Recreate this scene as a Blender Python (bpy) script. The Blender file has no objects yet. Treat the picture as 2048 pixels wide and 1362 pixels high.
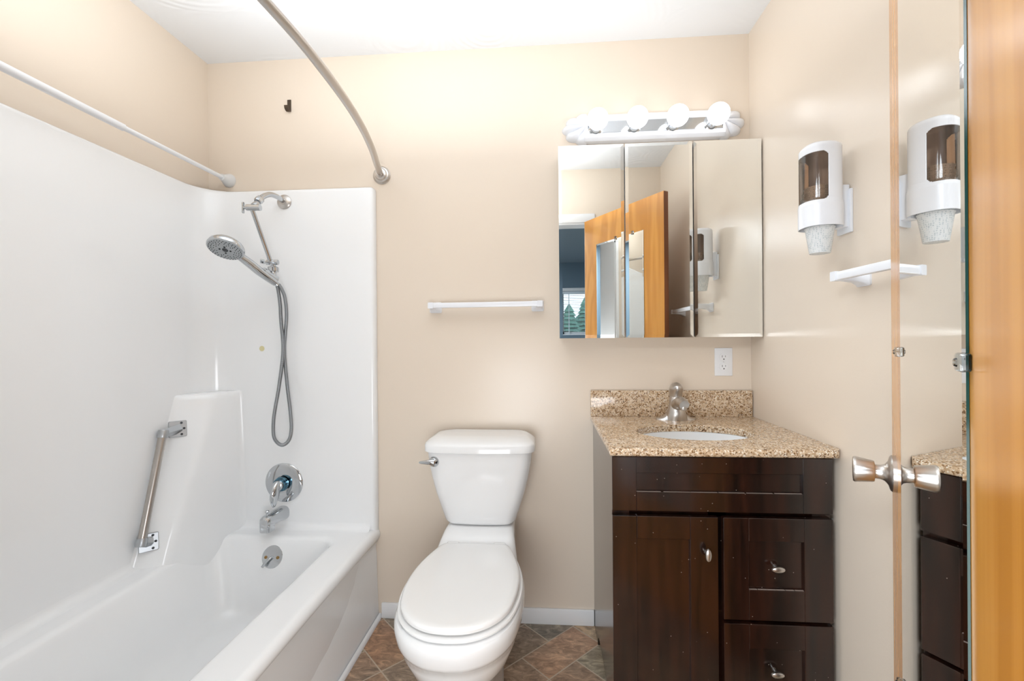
import bpy, bmesh, math, random
from mathutils import Vector, Matrix
random.seed(7)
PI = math.pi
sc = bpy.context.scene
COL = sc.collection

# ------------------------------------------------------------------ camera
F = 903.49
yaw, pitch, roll = -0.0739, -0.0008, -0.008
CAM = Vector((1.4805, -1.8948, 1.1848))
fw = Vector((math.sin(yaw), math.cos(yaw), 0))
R0 = Vector((math.cos(yaw), -math.sin(yaw), 0))
fwd = (fw * math.cos(pitch) + Vector((0, 0, 1)) * math.sin(pitch)).normalized()
U0 = (Vector((0, 0, 1)) * math.cos(pitch) - fw * math.sin(pitch)).normalized()
Rr = R0 * math.cos(roll) + U0 * math.sin(roll)
Uu = -R0 * math.sin(roll) + U0 * math.cos(roll)
cd = bpy.data.cameras.new('camera'); cam = bpy.data.objects.new('camera', cd); COL.objects.link(cam)
M = Matrix.Identity(4)
for i in range(3):
    M[i][0] = Rr[i]; M[i][1] = Uu[i]; M[i][2] = -fwd[i]; M[i][3] = CAM[i]
cam.matrix_world = M
cd.sensor_width = 36; cd.lens = F / 2048 * 36; cd.clip_start = 0.02
sc.camera = cam

# ------------------------------------------------------------------ world, light, exposure
sc.view_settings.view_transform = 'Standard'; sc.view_settings.look = 'None'
sc.view_settings.gamma = 1; sc.view_settings.use_curve_mapping = False
sc.view_settings.exposure = 0.27
w = bpy.data.worlds.new('sky'); sc.world = w; w.use_nodes = True
w.node_tree.nodes['Background'].inputs[0].default_value = (0.80, 0.90, 1.0, 1)
w.node_tree.nodes['Background'].inputs[1].default_value = 2.2
BULB = 3.7
def area(name, loc, sx, sy, power, color, rot=(0, 0, 0)):
    l = bpy.data.lights.new(name, 'AREA'); l.shape = 'RECTANGLE'; l.size = sx; l.size_y = sy
    l.energy = power; l.color = color
    o = bpy.data.objects.new(name, l); COL.objects.link(o); o.location = loc; o.rotation_euler = rot
    return o
area('upward_bounce_fill', (1.05, -0.95, 1.95), 1.3, 0.8, 16, (0.92, 0.96, 1.0), (PI, 0, 0))  # added unseen fill facing the ceiling, not a lamp of the room
area('camera_side_fill', (1.20, -1.96, 0.72), 0.70, 0.62, 12.5, (0.95, 0.97, 1.0), (PI / 2, 0, 0.22))  # unseen fill beside the camera, added to brighten the lower room
area('bedroom_fill', (0.2, -3.2, 2.40), 1.0, 1.2, 90, (0.85, 0.93, 1.0))  # added fill to lift the dark bedroom, no fixture there

# ------------------------------------------------------------------ materials
def new_mat(name):
    m = bpy.data.materials.new(name); m.use_nodes = True
    return m, m.node_tree, m.node_tree.nodes['Principled BSDF']
def mat(name, col, rough=0.4, metal=0.0, spec=0.5, coat=0.0, bump=None, bscale=40, bstr=0.1):
    m, nt, b = new_mat(name)
    b.inputs['Base Color'].default_value = (*col, 1); b.inputs['Roughness'].default_value = rough
    b.inputs['Metallic'].default_value = metal; b.inputs['Specular IOR Level'].default_value = spec
    b.inputs['Coat Weight'].default_value = coat
    n = nt.nodes.new('ShaderNodeTexNoise'); n.inputs['Scale'].default_value = bscale; n.inputs['Detail'].default_value = 4
    tc = nt.nodes.new('ShaderNodeTexCoord'); nt.links.new(tc.outputs['Object'], n.inputs['Vector'])
    if bump:
        bp = nt.nodes.new('ShaderNodeBump'); bp.inputs['Strength'].default_value = bstr; bp.inputs['Distance'].default_value = bump
        nt.links.new(n.outputs['Fac'], bp.inputs['Height']); nt.links.new(bp.outputs['Normal'], b.inputs['Normal'])
    else:
        mr = nt.nodes.new('ShaderNodeMapRange'); mr.inputs['To Min'].default_value = max(0, rough - 0.015); mr.inputs['To Max'].default_value = rough + 0.015
        nt.links.new(n.outputs['Fac'], mr.inputs['Value']); nt.links.new(mr.outputs['Result'], b.inputs['Roughness'])
    return m
def ramp(nt, stops):
    r = nt.nodes.new('ShaderNodeValToRGB'); e = r.color_ramp.elements
    e[0].position, e[0].color = stops[0][0], (*stops[0][1], 1)
    e[1].position, e[1].color = stops[-1][0], (*stops[-1][1], 1)
    for p, c in stops[1:-1]:
        x = e.new(p); x.color = (*c, 1)
    return r
WALL = mat('beige_wall_paint', (0.775, 0.672, 0.560), 0.27, spec=0.42, bump=0.002, bscale=220, bstr=0.08)
WHITE = mat('white_trim_paint', (0.86, 0.87, 0.88), 0.35)
TUB = mat('white_gelcoat', (0.90, 0.91, 0.915), 0.13, spec=0.5, bump=0.01, bscale=3, bstr=0.12)
PORC = mat('white_porcelain', (0.84, 0.845, 0.845), 0.06, spec=0.5)
SEATM = mat('white_seat_plastic', (0.86, 0.86, 0.85), 0.12)
PLAST = mat('white_plastic', (0.85, 0.86, 0.88), 0.3)
GLOSSW = mat('white_plastic_glossy', (0.84, 0.86, 0.90), 0.25)
CHROME = mat('chrome', (0.56, 0.58, 0.60), 0.09, metal=1)
NICKEL = mat('brushed_nickel', (0.58, 0.55, 0.52), 0.31, metal=1)
STEEL = mat('satin_steel', (0.50, 0.47, 0.44), 0.28, metal=1)
MIRROR = mat('mirror_silver', (0.90, 0.915, 0.90), 0.0, metal=1)
BLACKM = mat('dark_slot', (0.02, 0.02, 0.02), 0.5)
BRONZE = mat('dark_bronze', (0.10, 0.075, 0.055), 0.3, metal=0.8)
BLUEM = mat('blue_tinted_chrome', (0.10, 0.22, 0.30), 0.1, metal=1)
GREENG = mat('green_glass_edge', (0.004, 0.045, 0.040), 0.08)
BLUEWALL = mat('blue_grey_wall_paint', (0.16, 0.235, 0.30), 0.6)
BLIND = mat('white_blind_slats', (0.75, 0.82, 0.88), 0.5)
NOZ = mat('dark_rubber', (0.035, 0.04, 0.045), 0.5)
GREYFACE = mat('grey_spray_face', (0.42, 0.45, 0.47), 0.3, metal=0.3)

def ceiling_mat():
    m, nt, b = new_mat('swirl_plaster'); b.inputs['Base Color'].default_value = (0.84, 0.86, 0.88, 1); b.inputs['Roughness'].default_value = 0.7
    tc = nt.nodes.new('ShaderNodeTexCoord')
    v = nt.nodes.new('ShaderNodeTexVoronoi'); v.inputs['Scale'].default_value = 2.6; v.inputs['Randomness'].default_value = 0.9
    v.feature = 'F1'; nz = nt.nodes.new('ShaderNodeTexNoise'); nz.inputs['Scale'].default_value = 5
    nt.links.new(tc.outputs['Object'], v.inputs['Vector']); nt.links.new(tc.outputs['Object'], nz.inputs['Vector'])
    a = nt.nodes.new('ShaderNodeMath'); a.operation = 'MULTIPLY'; a.inputs[1].default_value = 85
    nt.links.new(v.outputs['Distance'], a.inputs[0])
    a2 = nt.nodes.new('ShaderNodeMath'); a2.operation = 'MULTIPLY_ADD'; a2.inputs[1].default_value = 9
    nt.links.new(nz.outputs['Fac'], a2.inputs[0]); nt.links.new(a.outputs[0], a2.inputs[2])
    s = nt.nodes.new('ShaderNodeMath'); s.operation = 'SINE'; nt.links.new(a2.outputs[0], s.inputs[0])
    mp = nt.nodes.new('ShaderNodeTexNoise'); mp.inputs['Scale'].default_value = 3; nt.links.new(tc.outputs['Object'], mp.inputs['Vector'])
    mr = nt.nodes.new('ShaderNodeMapRange'); mr.inputs['From Min'].default_value = 0.42; mr.inputs['From Max'].default_value = 0.62
    nt.links.new(mp.outputs['Fac'], mr.inputs['Value'])
    mm = nt.nodes.new('ShaderNodeMath'); mm.operation = 'MULTIPLY'; nt.links.new(s.outputs[0], mm.inputs[0]); nt.links.new(mr.outputs[0], mm.inputs[1])
    bp = nt.nodes.new('ShaderNodeBump'); bp.inputs['Strength'].default_value = 0.5; bp.inputs['Distance'].default_value = 0.0012
    nt.links.new(mm.outputs[0], bp.inputs['Height']); nt.links.new(bp.outputs[0], b.inputs['Normal'])
    return m
CEIL = ceiling_mat()

def granite_mat():
    m, nt, b = new_mat('beige_granite'); b.inputs['Roughness'].default_value = 0.12
    tc = nt.nodes.new('ShaderNodeTexCoord')
    n0 = nt.nodes.new('ShaderNodeTexNoise'); n0.inputs['Scale'].default_value = 110; n0.inputs['Detail'].default_value = 3
    v1 = nt.nodes.new('ShaderNodeTexVoronoi'); v1.inputs['Scale'].default_value = 230
    v2 = nt.nodes.new('ShaderNodeTexVoronoi'); v2.inputs['Scale'].default_value = 330
    n1 = nt.nodes.new('ShaderNodeTexNoise'); n1.inputs['Scale'].default_value = 150; n1.inputs['Detail'].default_value = 5
    for n in (n0, v1, v2, n1): nt.links.new(tc.outputs['Object'], n.inputs['Vector'])
    base = ramp(nt, [(0.3, (0.42, 0.27, 0.15)), (0.5, (0.62, 0.45, 0.29)), (0.7, (0.76, 0.62, 0.46))])
    nt.links.new(n0.outputs['Fac'], base.inputs[0])
    r1 = ramp(nt, [(0.0, (0, 0, 0)), (0.80, (0, 0, 0)), (0.84, (1, 1, 1)), (1, (1, 1, 1))])
    sep = nt.nodes.new('ShaderNodeSeparateColor'); nt.links.new(v1.outputs['Color'], sep.inputs[0]); nt.links.new(sep.outputs[0], r1.inputs[0])
    mx = nt.nodes.new('ShaderNodeMix'); mx.data_type = 'RGBA'
    nt.links.new(r1.outputs[0], mx.inputs[0]); nt.links.new(base.outputs[0], mx.inputs[6]); mx.inputs[7].default_value = (0.24, 0.13, 0.055, 1)
    r2 = ramp(nt, [(0.0, (0, 0, 0)), (0.60, (0, 0, 0)), (0.65, (1, 1, 1)), (1, (1, 1, 1))]); nt.links.new(n1.outputs['Fac'], r2.inputs[0])
    mx2 = nt.nodes.new('ShaderNodeMix'); mx2.data_type = 'RGBA'
    nt.links.new(r2.outputs[0], mx2.inputs[0]); nt.links.new(mx.outputs[2], mx2.inputs[6]); mx2.inputs[7].default_value = (0.10, 0.055, 0.03, 1)
    sep2 = nt.nodes.new('ShaderNodeSeparateColor'); nt.links.new(v2.outputs['Color'], sep2.inputs[0])
    r3 = ramp(nt, [(0.0, (0, 0, 0)), (0.86, (0, 0, 0)), (0.9, (1, 1, 1)), (1, (1, 1, 1))]); nt.links.new(sep2.outputs[1], r3.inputs[0])
    mx3 = nt.nodes.new('ShaderNodeMix'); mx3.data_type = 'RGBA'
    nt.links.new(r3.outputs[0], mx3.inputs[0]); nt.links.new(mx2.outputs[2], mx3.inputs[6]); mx3.inputs[7].default_value = (0.86, 0.78, 0.66, 1)
    nt.links.new(mx3.outputs[2], b.inputs['Base Color'])
    return m
GRAN = granite_mat()

def espresso_mat():
    m, nt, b = new_mat('espresso_stained_wood'); b.inputs['Roughness'].default_value = 0.20
    b.inputs['Coat Weight'].default_value = 0.3; b.inputs['Coat Roughness'].default_value = 0.12
    tc = nt.nodes.new('ShaderNodeTexCoord'); mp = nt.nodes.new('ShaderNodeMapping'); mp.inputs['Scale'].default_value = (14, 14, 1.2)
    n = nt.nodes.new('ShaderNodeTexNoise'); n.inputs['Scale'].default_value = 3; n.inputs['Detail'].default_value = 6
    nt.links.new(tc.outputs['Object'], mp.inputs[0]); nt.links.new(mp.outputs[0], n.inputs['Vector'])
    base = ramp(nt, [(0.35, (0.008, 0.004, 0.003)), (0.65, (0.028, 0.009, 0.005))]); nt.links.new(n.outputs['Fac'], base.inputs[0])
    # pale paint specks
    v = nt.nodes.new('ShaderNodeTexVoronoi'); v.inputs['Scale'].default_value = 58; nt.links.new(tc.outputs['Object'], v.inputs['Vector'])
    sp = nt.nodes.new('ShaderNodeSeparateColor'); nt.links.new(v.outputs['Color'], sp.inputs[0])
    g1 = nt.nodes.new('ShaderNodeMath'); g1.operation = 'GREATER_THAN'; g1.inputs[1].default_value = 0.62; nt.links.new(sp.outputs[0], g1.inputs[0])
    g2 = nt.nodes.new('ShaderNodeMath'); g2.operation = 'LESS_THAN'; g2.inputs[1].default_value = 0.055; nt.links.new(v.outputs['Distance'], g2.inputs[0])
    g = nt.nodes.new('ShaderNodeMath'); g.operation = 'MULTIPLY'; nt.links.new(g1.outputs[0], g.inputs[0]); nt.links.new(g2.outputs[0], g.inputs[1])
    mx = nt.nodes.new('ShaderNodeMix'); mx.data_type = 'RGBA'
    nt.links.new(g.outputs[0], mx.inputs[0]); nt.links.new(base.outputs[0], mx.inputs[6]); mx.inputs[7].default_value = (0.42, 0.36, 0.32, 1)
    nt.links.new(mx.outputs[2], b.inputs['Base Color'])
    return m
ESP = espresso_mat()

def birch_mat(name, c0, c1, c2, rough=0.22):
    m, nt, b = new_mat(name); b.inputs['Roughness'].default_value = rough
    b.inputs['Coat Weight'].default_value = 0.25; b.inputs['Coat Roughness'].default_value = 0.2
    tc = nt.nodes.new('ShaderNodeTexCoord'); mp = nt.nodes.new('ShaderNodeMapping'); mp.inputs['Scale'].default_value = (3.2, 3.2, 0.55)
    n = nt.nodes.new('ShaderNodeTexNoise'); n.inputs['Scale'].default_value = 1.6; n.inputs['Detail'].default_value = 2; n.inputs['Distortion'].default_value = 0.6
    nt.links.new(tc.outputs['Object'], mp.inputs[0]); nt.links.new(mp.outputs[0], n.inputs['Vector'])
    a = nt.nodes.new('ShaderNodeMath'); a.operation = 'MULTIPLY'; a.inputs[1].default_value = 34; nt.links.new(n.outputs['Fac'], a.inputs[0])
    s = nt.nodes.new('ShaderNodeMath'); s.operation = 'SINE'; nt.links.new(a.outputs[0], s.inputs[0])
    mp2 = nt.nodes.new('ShaderNodeMapping'); mp2.inputs['Scale'].default_value = (22, 22, 0.9)
    n2 = nt.nodes.new('ShaderNodeTexNoise'); n2.inputs['Scale'].default_value = 2; n2.inputs['Detail'].default_value = 4
    nt.links.new(tc.outputs['Object'], mp2.inputs[0]); nt.links.new(mp2.outputs[0], n2.inputs['Vector'])
    ad = nt.nodes.new('ShaderNodeMath'); ad.operation = 'MULTIPLY_ADD'; ad.inputs[1].default_value = 0.22
    nt.links.new(s.outputs[0], ad.inputs[0]); nt.links.new(n2.outputs['Fac'], ad.inputs[2])
    r = ramp(nt, [(0.3, c0), (0.5, c1), (0.75, c2)]); nt.links.new(ad.outputs[0], r.inputs[0])
    nt.links.new(r.outputs[0], b.inputs['Base Color'])
    return m
BIRCH = birch_mat('honey_birch_veneer', (0.63, 0.26, 0.04), (0.70, 0.30, 0.05), (0.76, 0.345, 0.065))
EDGE = birch_mat('dark_door_edge', (0.17, 0.05, 0.015), (0.21, 0.065, 0.02), (0.26, 0.085, 0.03), 0.4)

def tile_mat():
    m, nt, b = new_mat('slate_look_vinyl'); b.inputs['Roughness'].default_value = 0.33
    at = nt.nodes.new('ShaderNodeVertexColor'); at.layer_name = 'tint'
    tc = nt.nodes.new('ShaderNodeTexCoord')
    mp = nt.nodes.new('ShaderNodeMapping'); mp.inputs['Rotation'].default_value = (0, 0, PI/4); mp.inputs['Scale'].default_value = (1, 2.2, 1)
    n = nt.nodes.new('ShaderNodeTexNoise'); n.inputs['Scale'].default_value = 17; n.inputs['Detail'].default_value = 10; n.inputs['Roughness'].default_value = 0.72; n.inputs['Distortion'].default_value = 1.2
    nt.links.new(tc.outputs['Object'], mp.inputs[0]); nt.links.new(mp.outputs[0], n.inputs['Vector'])
    r = ramp(nt, [(0.30, (0.42, 0.41, 0.40)), (0.43, (0.75, 0.70, 0.66)), (0.54, (1.10, 1.05, 1.0)), (0.68, (1.9, 1.8, 1.65))]); nt.links.new(n.outputs['Fac'], r.inputs[0])
    n3 = nt.nodes.new('ShaderNodeTexNoise'); n3.inputs['Scale'].default_value = 3.5; n3.inputs['Detail'].default_value = 3; nt.links.new(tc.outputs['Object'], n3.inputs['Vector'])
    r3 = ramp(nt, [(0.38, (0.97, 1.0, 1.0)), (0.62, (1.08, 0.98, 0.90))]); nt.links.new(n3.outputs['Fac'], r3.inputs[0])
    mx = nt.nodes.new('ShaderNodeMix'); mx.data_type = 'RGBA'; mx.blend_type = 'MULTIPLY'; mx.inputs[0].default_value = 1
    nt.links.new(at.outputs[0], mx.inputs[6]); nt.links.new(r.outputs[0], mx.inputs[7])
    mx2 = nt.nodes.new('ShaderNodeMix'); mx2.data_type = 'RGBA'; mx2.blend_type = 'MULTIPLY'; mx2.inputs[0].default_value = 1
    nt.links.new(mx.outputs[2], mx2.inputs[6]); nt.links.new(r3.outputs[0], mx2.inputs[7])
    nt.links.new(mx2.outputs[2], b.inputs['Base Color'])
    bp = nt.nodes.new('ShaderNodeBump'); bp.inputs['Strength'].default_value = 0.35; bp.inputs['Distance'].default_value = 0.002
    nt.links.new(n.outputs['Fac'], bp.inputs['Height']); nt.links.new(bp.outputs[0], b.inputs['Normal'])
    return m
TILE = tile_mat()
GROUT = mat('tan_grout', (0.52, 0.43, 0.33), 0.5)

def emit_mat(name, col, s):
    m, nt, b = new_mat(name)
    b.inputs['Base Color'].default_value = (0.9, 0.9, 0.9, 1)
    b.inputs['Emission Color'].default_value = (*col, 1); b.inputs['Emission Strength'].default_value = s
    return m
BULBM = emit_mat('lit_frosted_bulb', (0.95, 0.97, 1.0), BULB)

def smoke_mat():
    m, nt, b = new_mat('smoked_brown_plastic')
    out = nt.nodes['Material Output']
    t = nt.nodes.new('ShaderNodeBsdfTransparent'); t.inputs[0].default_value = (0.62, 0.50, 0.41, 1)
    g = nt.nodes.new('ShaderNodeBsdfGlossy'); g.inputs['Roughness'].default_value = 0.06; g.inputs[0].default_value = (0.9, 0.9, 0.9, 1)
    fr = nt.nodes.new('ShaderNodeFresnel'); fr.inputs[0].default_value = 1.45
    mx = nt.nodes.new('ShaderNodeMixShader'); nt.links.new(fr.outputs[0], mx.inputs[0]); nt.links.new(t.outputs[0], mx.inputs[1]); nt.links.new(g.outputs[0], mx.inputs[2])
    nt.links.new(mx.outputs[0], out.inputs['Surface'])
    return m
SMOKE = smoke_mat()
def glass_mat(name, tint=(0.93, 0.96, 0.97)):
    m, nt, b = new_mat(name)
    out = nt.nodes['Material Output']
    t = nt.nodes.new('ShaderNodeBsdfTransparent'); t.inputs[0].default_value = (*tint, 1)
    g = nt.nodes.new('ShaderNodeBsdfGlossy'); g.inputs['Roughness'].default_value = 0.02
    fr = nt.nodes.new('ShaderNodeFresnel'); fr.inputs[0].default_value = 1.5
    mx = nt.nodes.new('ShaderNodeMixShader'); nt.links.new(fr.outputs[0], mx.inputs[0]); nt.links.new(t.outputs[0], mx.inputs[1]); nt.links.new(g.outputs[0], mx.inputs[2])
    nt.links.new(mx.outputs[0], out.inputs['Surface'])
    return m
CLEAR = glass_mat('window_glass'); CLIPM = glass_mat('clear_clip_plastic', (0.80, 0.84, 0.86))

def cup_mat():
    m, nt, b = new_mat('patterned_paper'); b.inputs['Roughness'].default_value = 0.6
    tc = nt.nodes.new('ShaderNodeTexCoord'); v = nt.nodes.new('ShaderNodeTexVoronoi'); v.inputs['Scale'].default_value = 210
    v.inputs['Randomness'].default_value = 0.35
    nt.links.new(tc.outputs['Object'], v.inputs['Vector'])
    r = ramp(nt, [(0.0, (0.45, 0.52, 0.56)), (0.25, (0.60, 0.66, 0.68)), (0.45, (0.82, 0.85, 0.86)), (1.0, (0.84, 0.86, 0.86))]); nt.links.new(v.outputs['Distance'], r.inputs[0])
    nt.links.new(r.outputs[0], b.inputs['Base Color'])
    return m
CUP = cup_mat()
def leaf_mat():
    m, nt, b = new_mat('conifer_foliage'); b.inputs['Roughness'].default_value = 0.8
    n = nt.nodes.new('ShaderNodeTexNoise'); n.inputs['Scale'].default_value = 4; tc = nt.nodes.new('ShaderNodeTexCoord'); nt.links.new(tc.outputs['Object'], n.inputs['Vector'])
    r = ramp(nt, [(0.3, (0.05, 0.13, 0.10)), (0.7, (0.12, 0.26, 0.20))]); nt.links.new(n.outputs['Fac'], r.inputs[0]); nt.links.new(r.outputs[0], b.inputs['Base Color'])
    return m
LEAF = leaf_mat()

# ------------------------------------------------------------------ helpers
def wloc(o):
    v = Vector((0, 0, 0))
    while o is not None:
        v += o.location; o = o.parent
    return v
def build(name, bm, m, parent=None, smooth=True, local=False, angle=35):
    me = bpy.data.meshes.new(name)
    bmesh.ops.recalc_face_normals(bm, faces=bm.faces)
    if parent is not None and not local:
        bmesh.ops.translate(bm, vec=-wloc(parent), verts=bm.verts)
    bm.to_mesh(me); bm.free()
    if isinstance(m, (list, tuple)):
        for x in m: me.materials.append(x)
    else: me.materials.append(m)
    if smooth:
        me.polygons.foreach_set('use_smooth', [True] * len(me.polygons)); me.set_sharp_from_angle(angle=math.radians(angle))
    o = bpy.data.objects.new(name, me); COL.objects.link(o)
    if parent is not None: o.parent = parent
    return o
def thing(name, label, cat, loc, rotz=0, group=None):
    o = bpy.data.objects.new(name, None); COL.objects.link(o); o.empty_display_size = 0.05
    o.location = loc; o.rotation_euler = (0, 0, rotz); o['label'] = label; o['category'] = cat
    if group: o['group'] = group
    return o
def tag(o, label, cat, group=None):
    o['label'] = label; o['category'] = cat
    if group: o['group'] = group
    return o
def struct(o, label=None, cat=None):
    o['kind'] = 'structure'
    if label: o['label'] = label
    if cat: o['category'] = cat
    return o
def nb(): return bmesh.new()
def box(bm, x0, x1, y0, y1, z0, z1, bev=0, seg=2):
    r = bmesh.ops.create_cube(bm, size=1)
    vs = r['verts']
    for v in vs: v.co = Vector(((x0 + x1) / 2 + v.co.x * (x1 - x0), (y0 + y1) / 2 + v.co.y * (y1 - y0), (z0 + z1) / 2 + v.co.z * (z1 - z0)))
    if bev > 0:
        es = list({e for v in vs for e in v.link_edges})
        bmesh.ops.bevel(bm, geom=es, offset=bev, segments=seg, profile=0.5, affect='EDGES')
    return bm
def loft(bm, rings, closed=True, caps=(True, True)):
    vr = [[bm.verts.new(p) for p in r] for r in rings]
    n = len(rings[0])
    for i in range(len(vr) - 1):
        for j in range(n if closed else n - 1):
            k = (j + 1) % n
            bm.faces.new((vr[i][j], vr[i][k], vr[i + 1][k], vr[i + 1][j]))
    if caps[0]: bm.faces.new(vr[0][::-1])
    if caps[1]: bm.faces.new(vr[-1])
    return vr
def cr(pts, n=6):
    P = [Vector(p) for p in pts]; out = []
    for i in range(len(P) - 1):
        p0 = P[max(i - 1, 0)]; p1 = P[i]; p2 = P[i + 1]; p3 = P[min(i + 2, len(P) - 1)]
        for k in range(n):
            t = k / n
            out.append(0.5 * ((2 * p1) + (-p0 + p2) * t + (2 * p0 - 5 * p1 + 4 * p2 - p3) * t * t + (-p0 + 3 * p1 - 3 * p2 + p3) * t ** 3))
    out.append(P[-1]); return out
def tube(bm, pts, r, n=16, caps=True, flat=None):
    P = [Vector(p) for p in pts]; N = len(P)
    rr = r if isinstance(r, (list, tuple)) else [r] * N
    T = [(P[min(i + 1, N - 1)] - P[max(i - 1, 0)]).normalized() for i in range(N)]
    a = Vector((0, 0, 1)) if abs(T[0].z) < 0.9 else Vector((1, 0, 0))
    u = (a - T[0] * a.dot(T[0])).normalized(); rings = []
    for i in range(N):
        u = (u - T[i] * u.dot(T[i])).normalized(); v = T[i].cross(u)
        ru = rr[i]; rv = ru * (flat[i] if flat else 1)
        rings.append([P[i] + u * math.cos(2 * PI * k / n) * ru + v * math.sin(2 * PI * k / n) * rv for k in range(n)])
    loft(bm, rings, True, (caps, caps)); return bm
def lathe(bm, prof, o, axis, n=32, caps=True):
    o = Vector(o); ax = Vector(axis).normalized()
    a = Vector((0, 0, 1)) if abs(ax.z) < 0.9 else Vector((1, 0, 0))
    u = (a - ax * a.dot(ax)).normalized(); v = ax.cross(u)
    rings = [[o + ax * h + (u * math.cos(2 * PI * k / n) + v * math.sin(2 * PI * k / n)) * max(r, 1e-4) for k in range(n)] for r, h in prof]
    loft(bm, rings, True, (caps, caps)); return bm
def arc(cx, cy, r, a0, a1, n):
    return [(cx + r * math.cos(a0 + (a1 - a0) * i / n), cy + r * math.sin(a0 + (a1 - a0) * i / n)) for i in range(n + 1)]
def rrect(x0, x1, y0, y1, r, n=5):
    p = []
    for cx, cy, a in ((x1 - r, y1 - r, 0), (x0 + r, y1 - r, PI / 2), (x0 + r, y0 + r, PI), (x1 - r, y0 + r, 1.5 * PI)):
        p += arc(cx, cy, r, a, a + PI / 2, n)
    return p
def prism(bm, pts, axis, a0, a1, bev=0, seg=2):
    def mk(p, h):
        return Vector((p[0], p[1], h)) if axis == 'z' else (Vector((p[0], h, p[1])) if axis == 'y' else Vector((h, p[0], p[1])))
    vr = loft(bm, [[mk(p, a0) for p in pts], [mk(p, a1) for p in pts]])
    if bev:
        es = [e for v in vr[0] + vr[1] for e in v.link_edges if all(x in vr[0] for x in e.verts) or all(x in vr[1] for x in e.verts)]
        bmesh.ops.bevel(bm, geom=list(set(es)), offset=bev, segments=seg, profile=0.5, affect='EDGES')
    return bm

W, H, YN, YO = 2.310, 2.417, -1.635, -1.755
# ------------------------------------------------------------------ room shell
struct(build('wall_back', box(nb(), -0.12, W + 0.12, 0, 0.12, -0.1, H), WALL, smooth=False))
struct(build('wall_left', box(nb(), -0.12, 0, YN, 0, -0.1, H), WALL, smooth=False))
struct(build('wall_right', box(nb(), W, W + 0.12, YN, 0, -0.1, H), WALL, smooth=False))
DX0, DX1, DZ = 1.02, 1.785, 2.035
bm = nb(); box(bm, -0.12, DX0, YO, YN, -0.1, H); box(bm, DX1, W + 0.12, YO, YN, -0.1, H); box(bm, DX0, DX1, YO, YN, DZ, H)
struct(build('wall_front', bm, [WALL], smooth=False))
struct(build('ceiling', box(nb(), -0.12, W + 0.12, YN, 0.12, H, H + 0.1), CEIL, smooth=False))
# adjoining bedroom, seen through the doorway in the cabinet mirrors
BX0, BX1, BY = -0.6, 3.4, -5.6
WX0, WX1, WZ0, WZ1 = 1.74, 2.90, 1.27, 1.96
struct(build('wall_bedroom_left', box(nb(), BX0 - 0.1, BX0, BY, YO, -0.1, H), BLUEWALL, smooth=False))
struct(build('wall_bedroom_right', box(nb(), BX1, BX1 + 0.1, BY, YO, -0.1, H), BLUEWALL, smooth=False))
bm = nb(); box(bm, BX0, WX0, BY - 0.12, BY, -0.1, H); box(bm, WX1, BX1, BY - 0.12, BY, -0.1, H)
box(bm, WX0, WX1, BY - 0.12, BY, -0.1, WZ0); box(bm, WX0, WX1, BY - 0.12, BY, WZ1, H)
struct(build('wall_bedroom_far', bm, BLUEWALL, smooth=False))
struct(build('wall_bedroom_near', box(box(nb(), BX0, -0.12, YO, YO + 0.1, -0.1, H), W + 0.12, BX1, YO, YO + 0.1, -0.1, H), BLUEWALL, smooth=False))
struct(build('ceiling_bedroom', box(nb(), BX0, BX1, BY - 0.12, YN, H + 0.0, H + 0.1), mat('grey_blue_ceiling', (0.30, 0.38, 0.45), 0.7), smooth=False))
struct(build('floor_bedroom', box(nb(), BX0, BX1, BY, YN - 0.06, -0.1, 0), mat('beige_carpet', (0.35, 0.30, 0.25), 0.9, bump=0.01, bscale=300, bstr=0.5), smooth=False))

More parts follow.
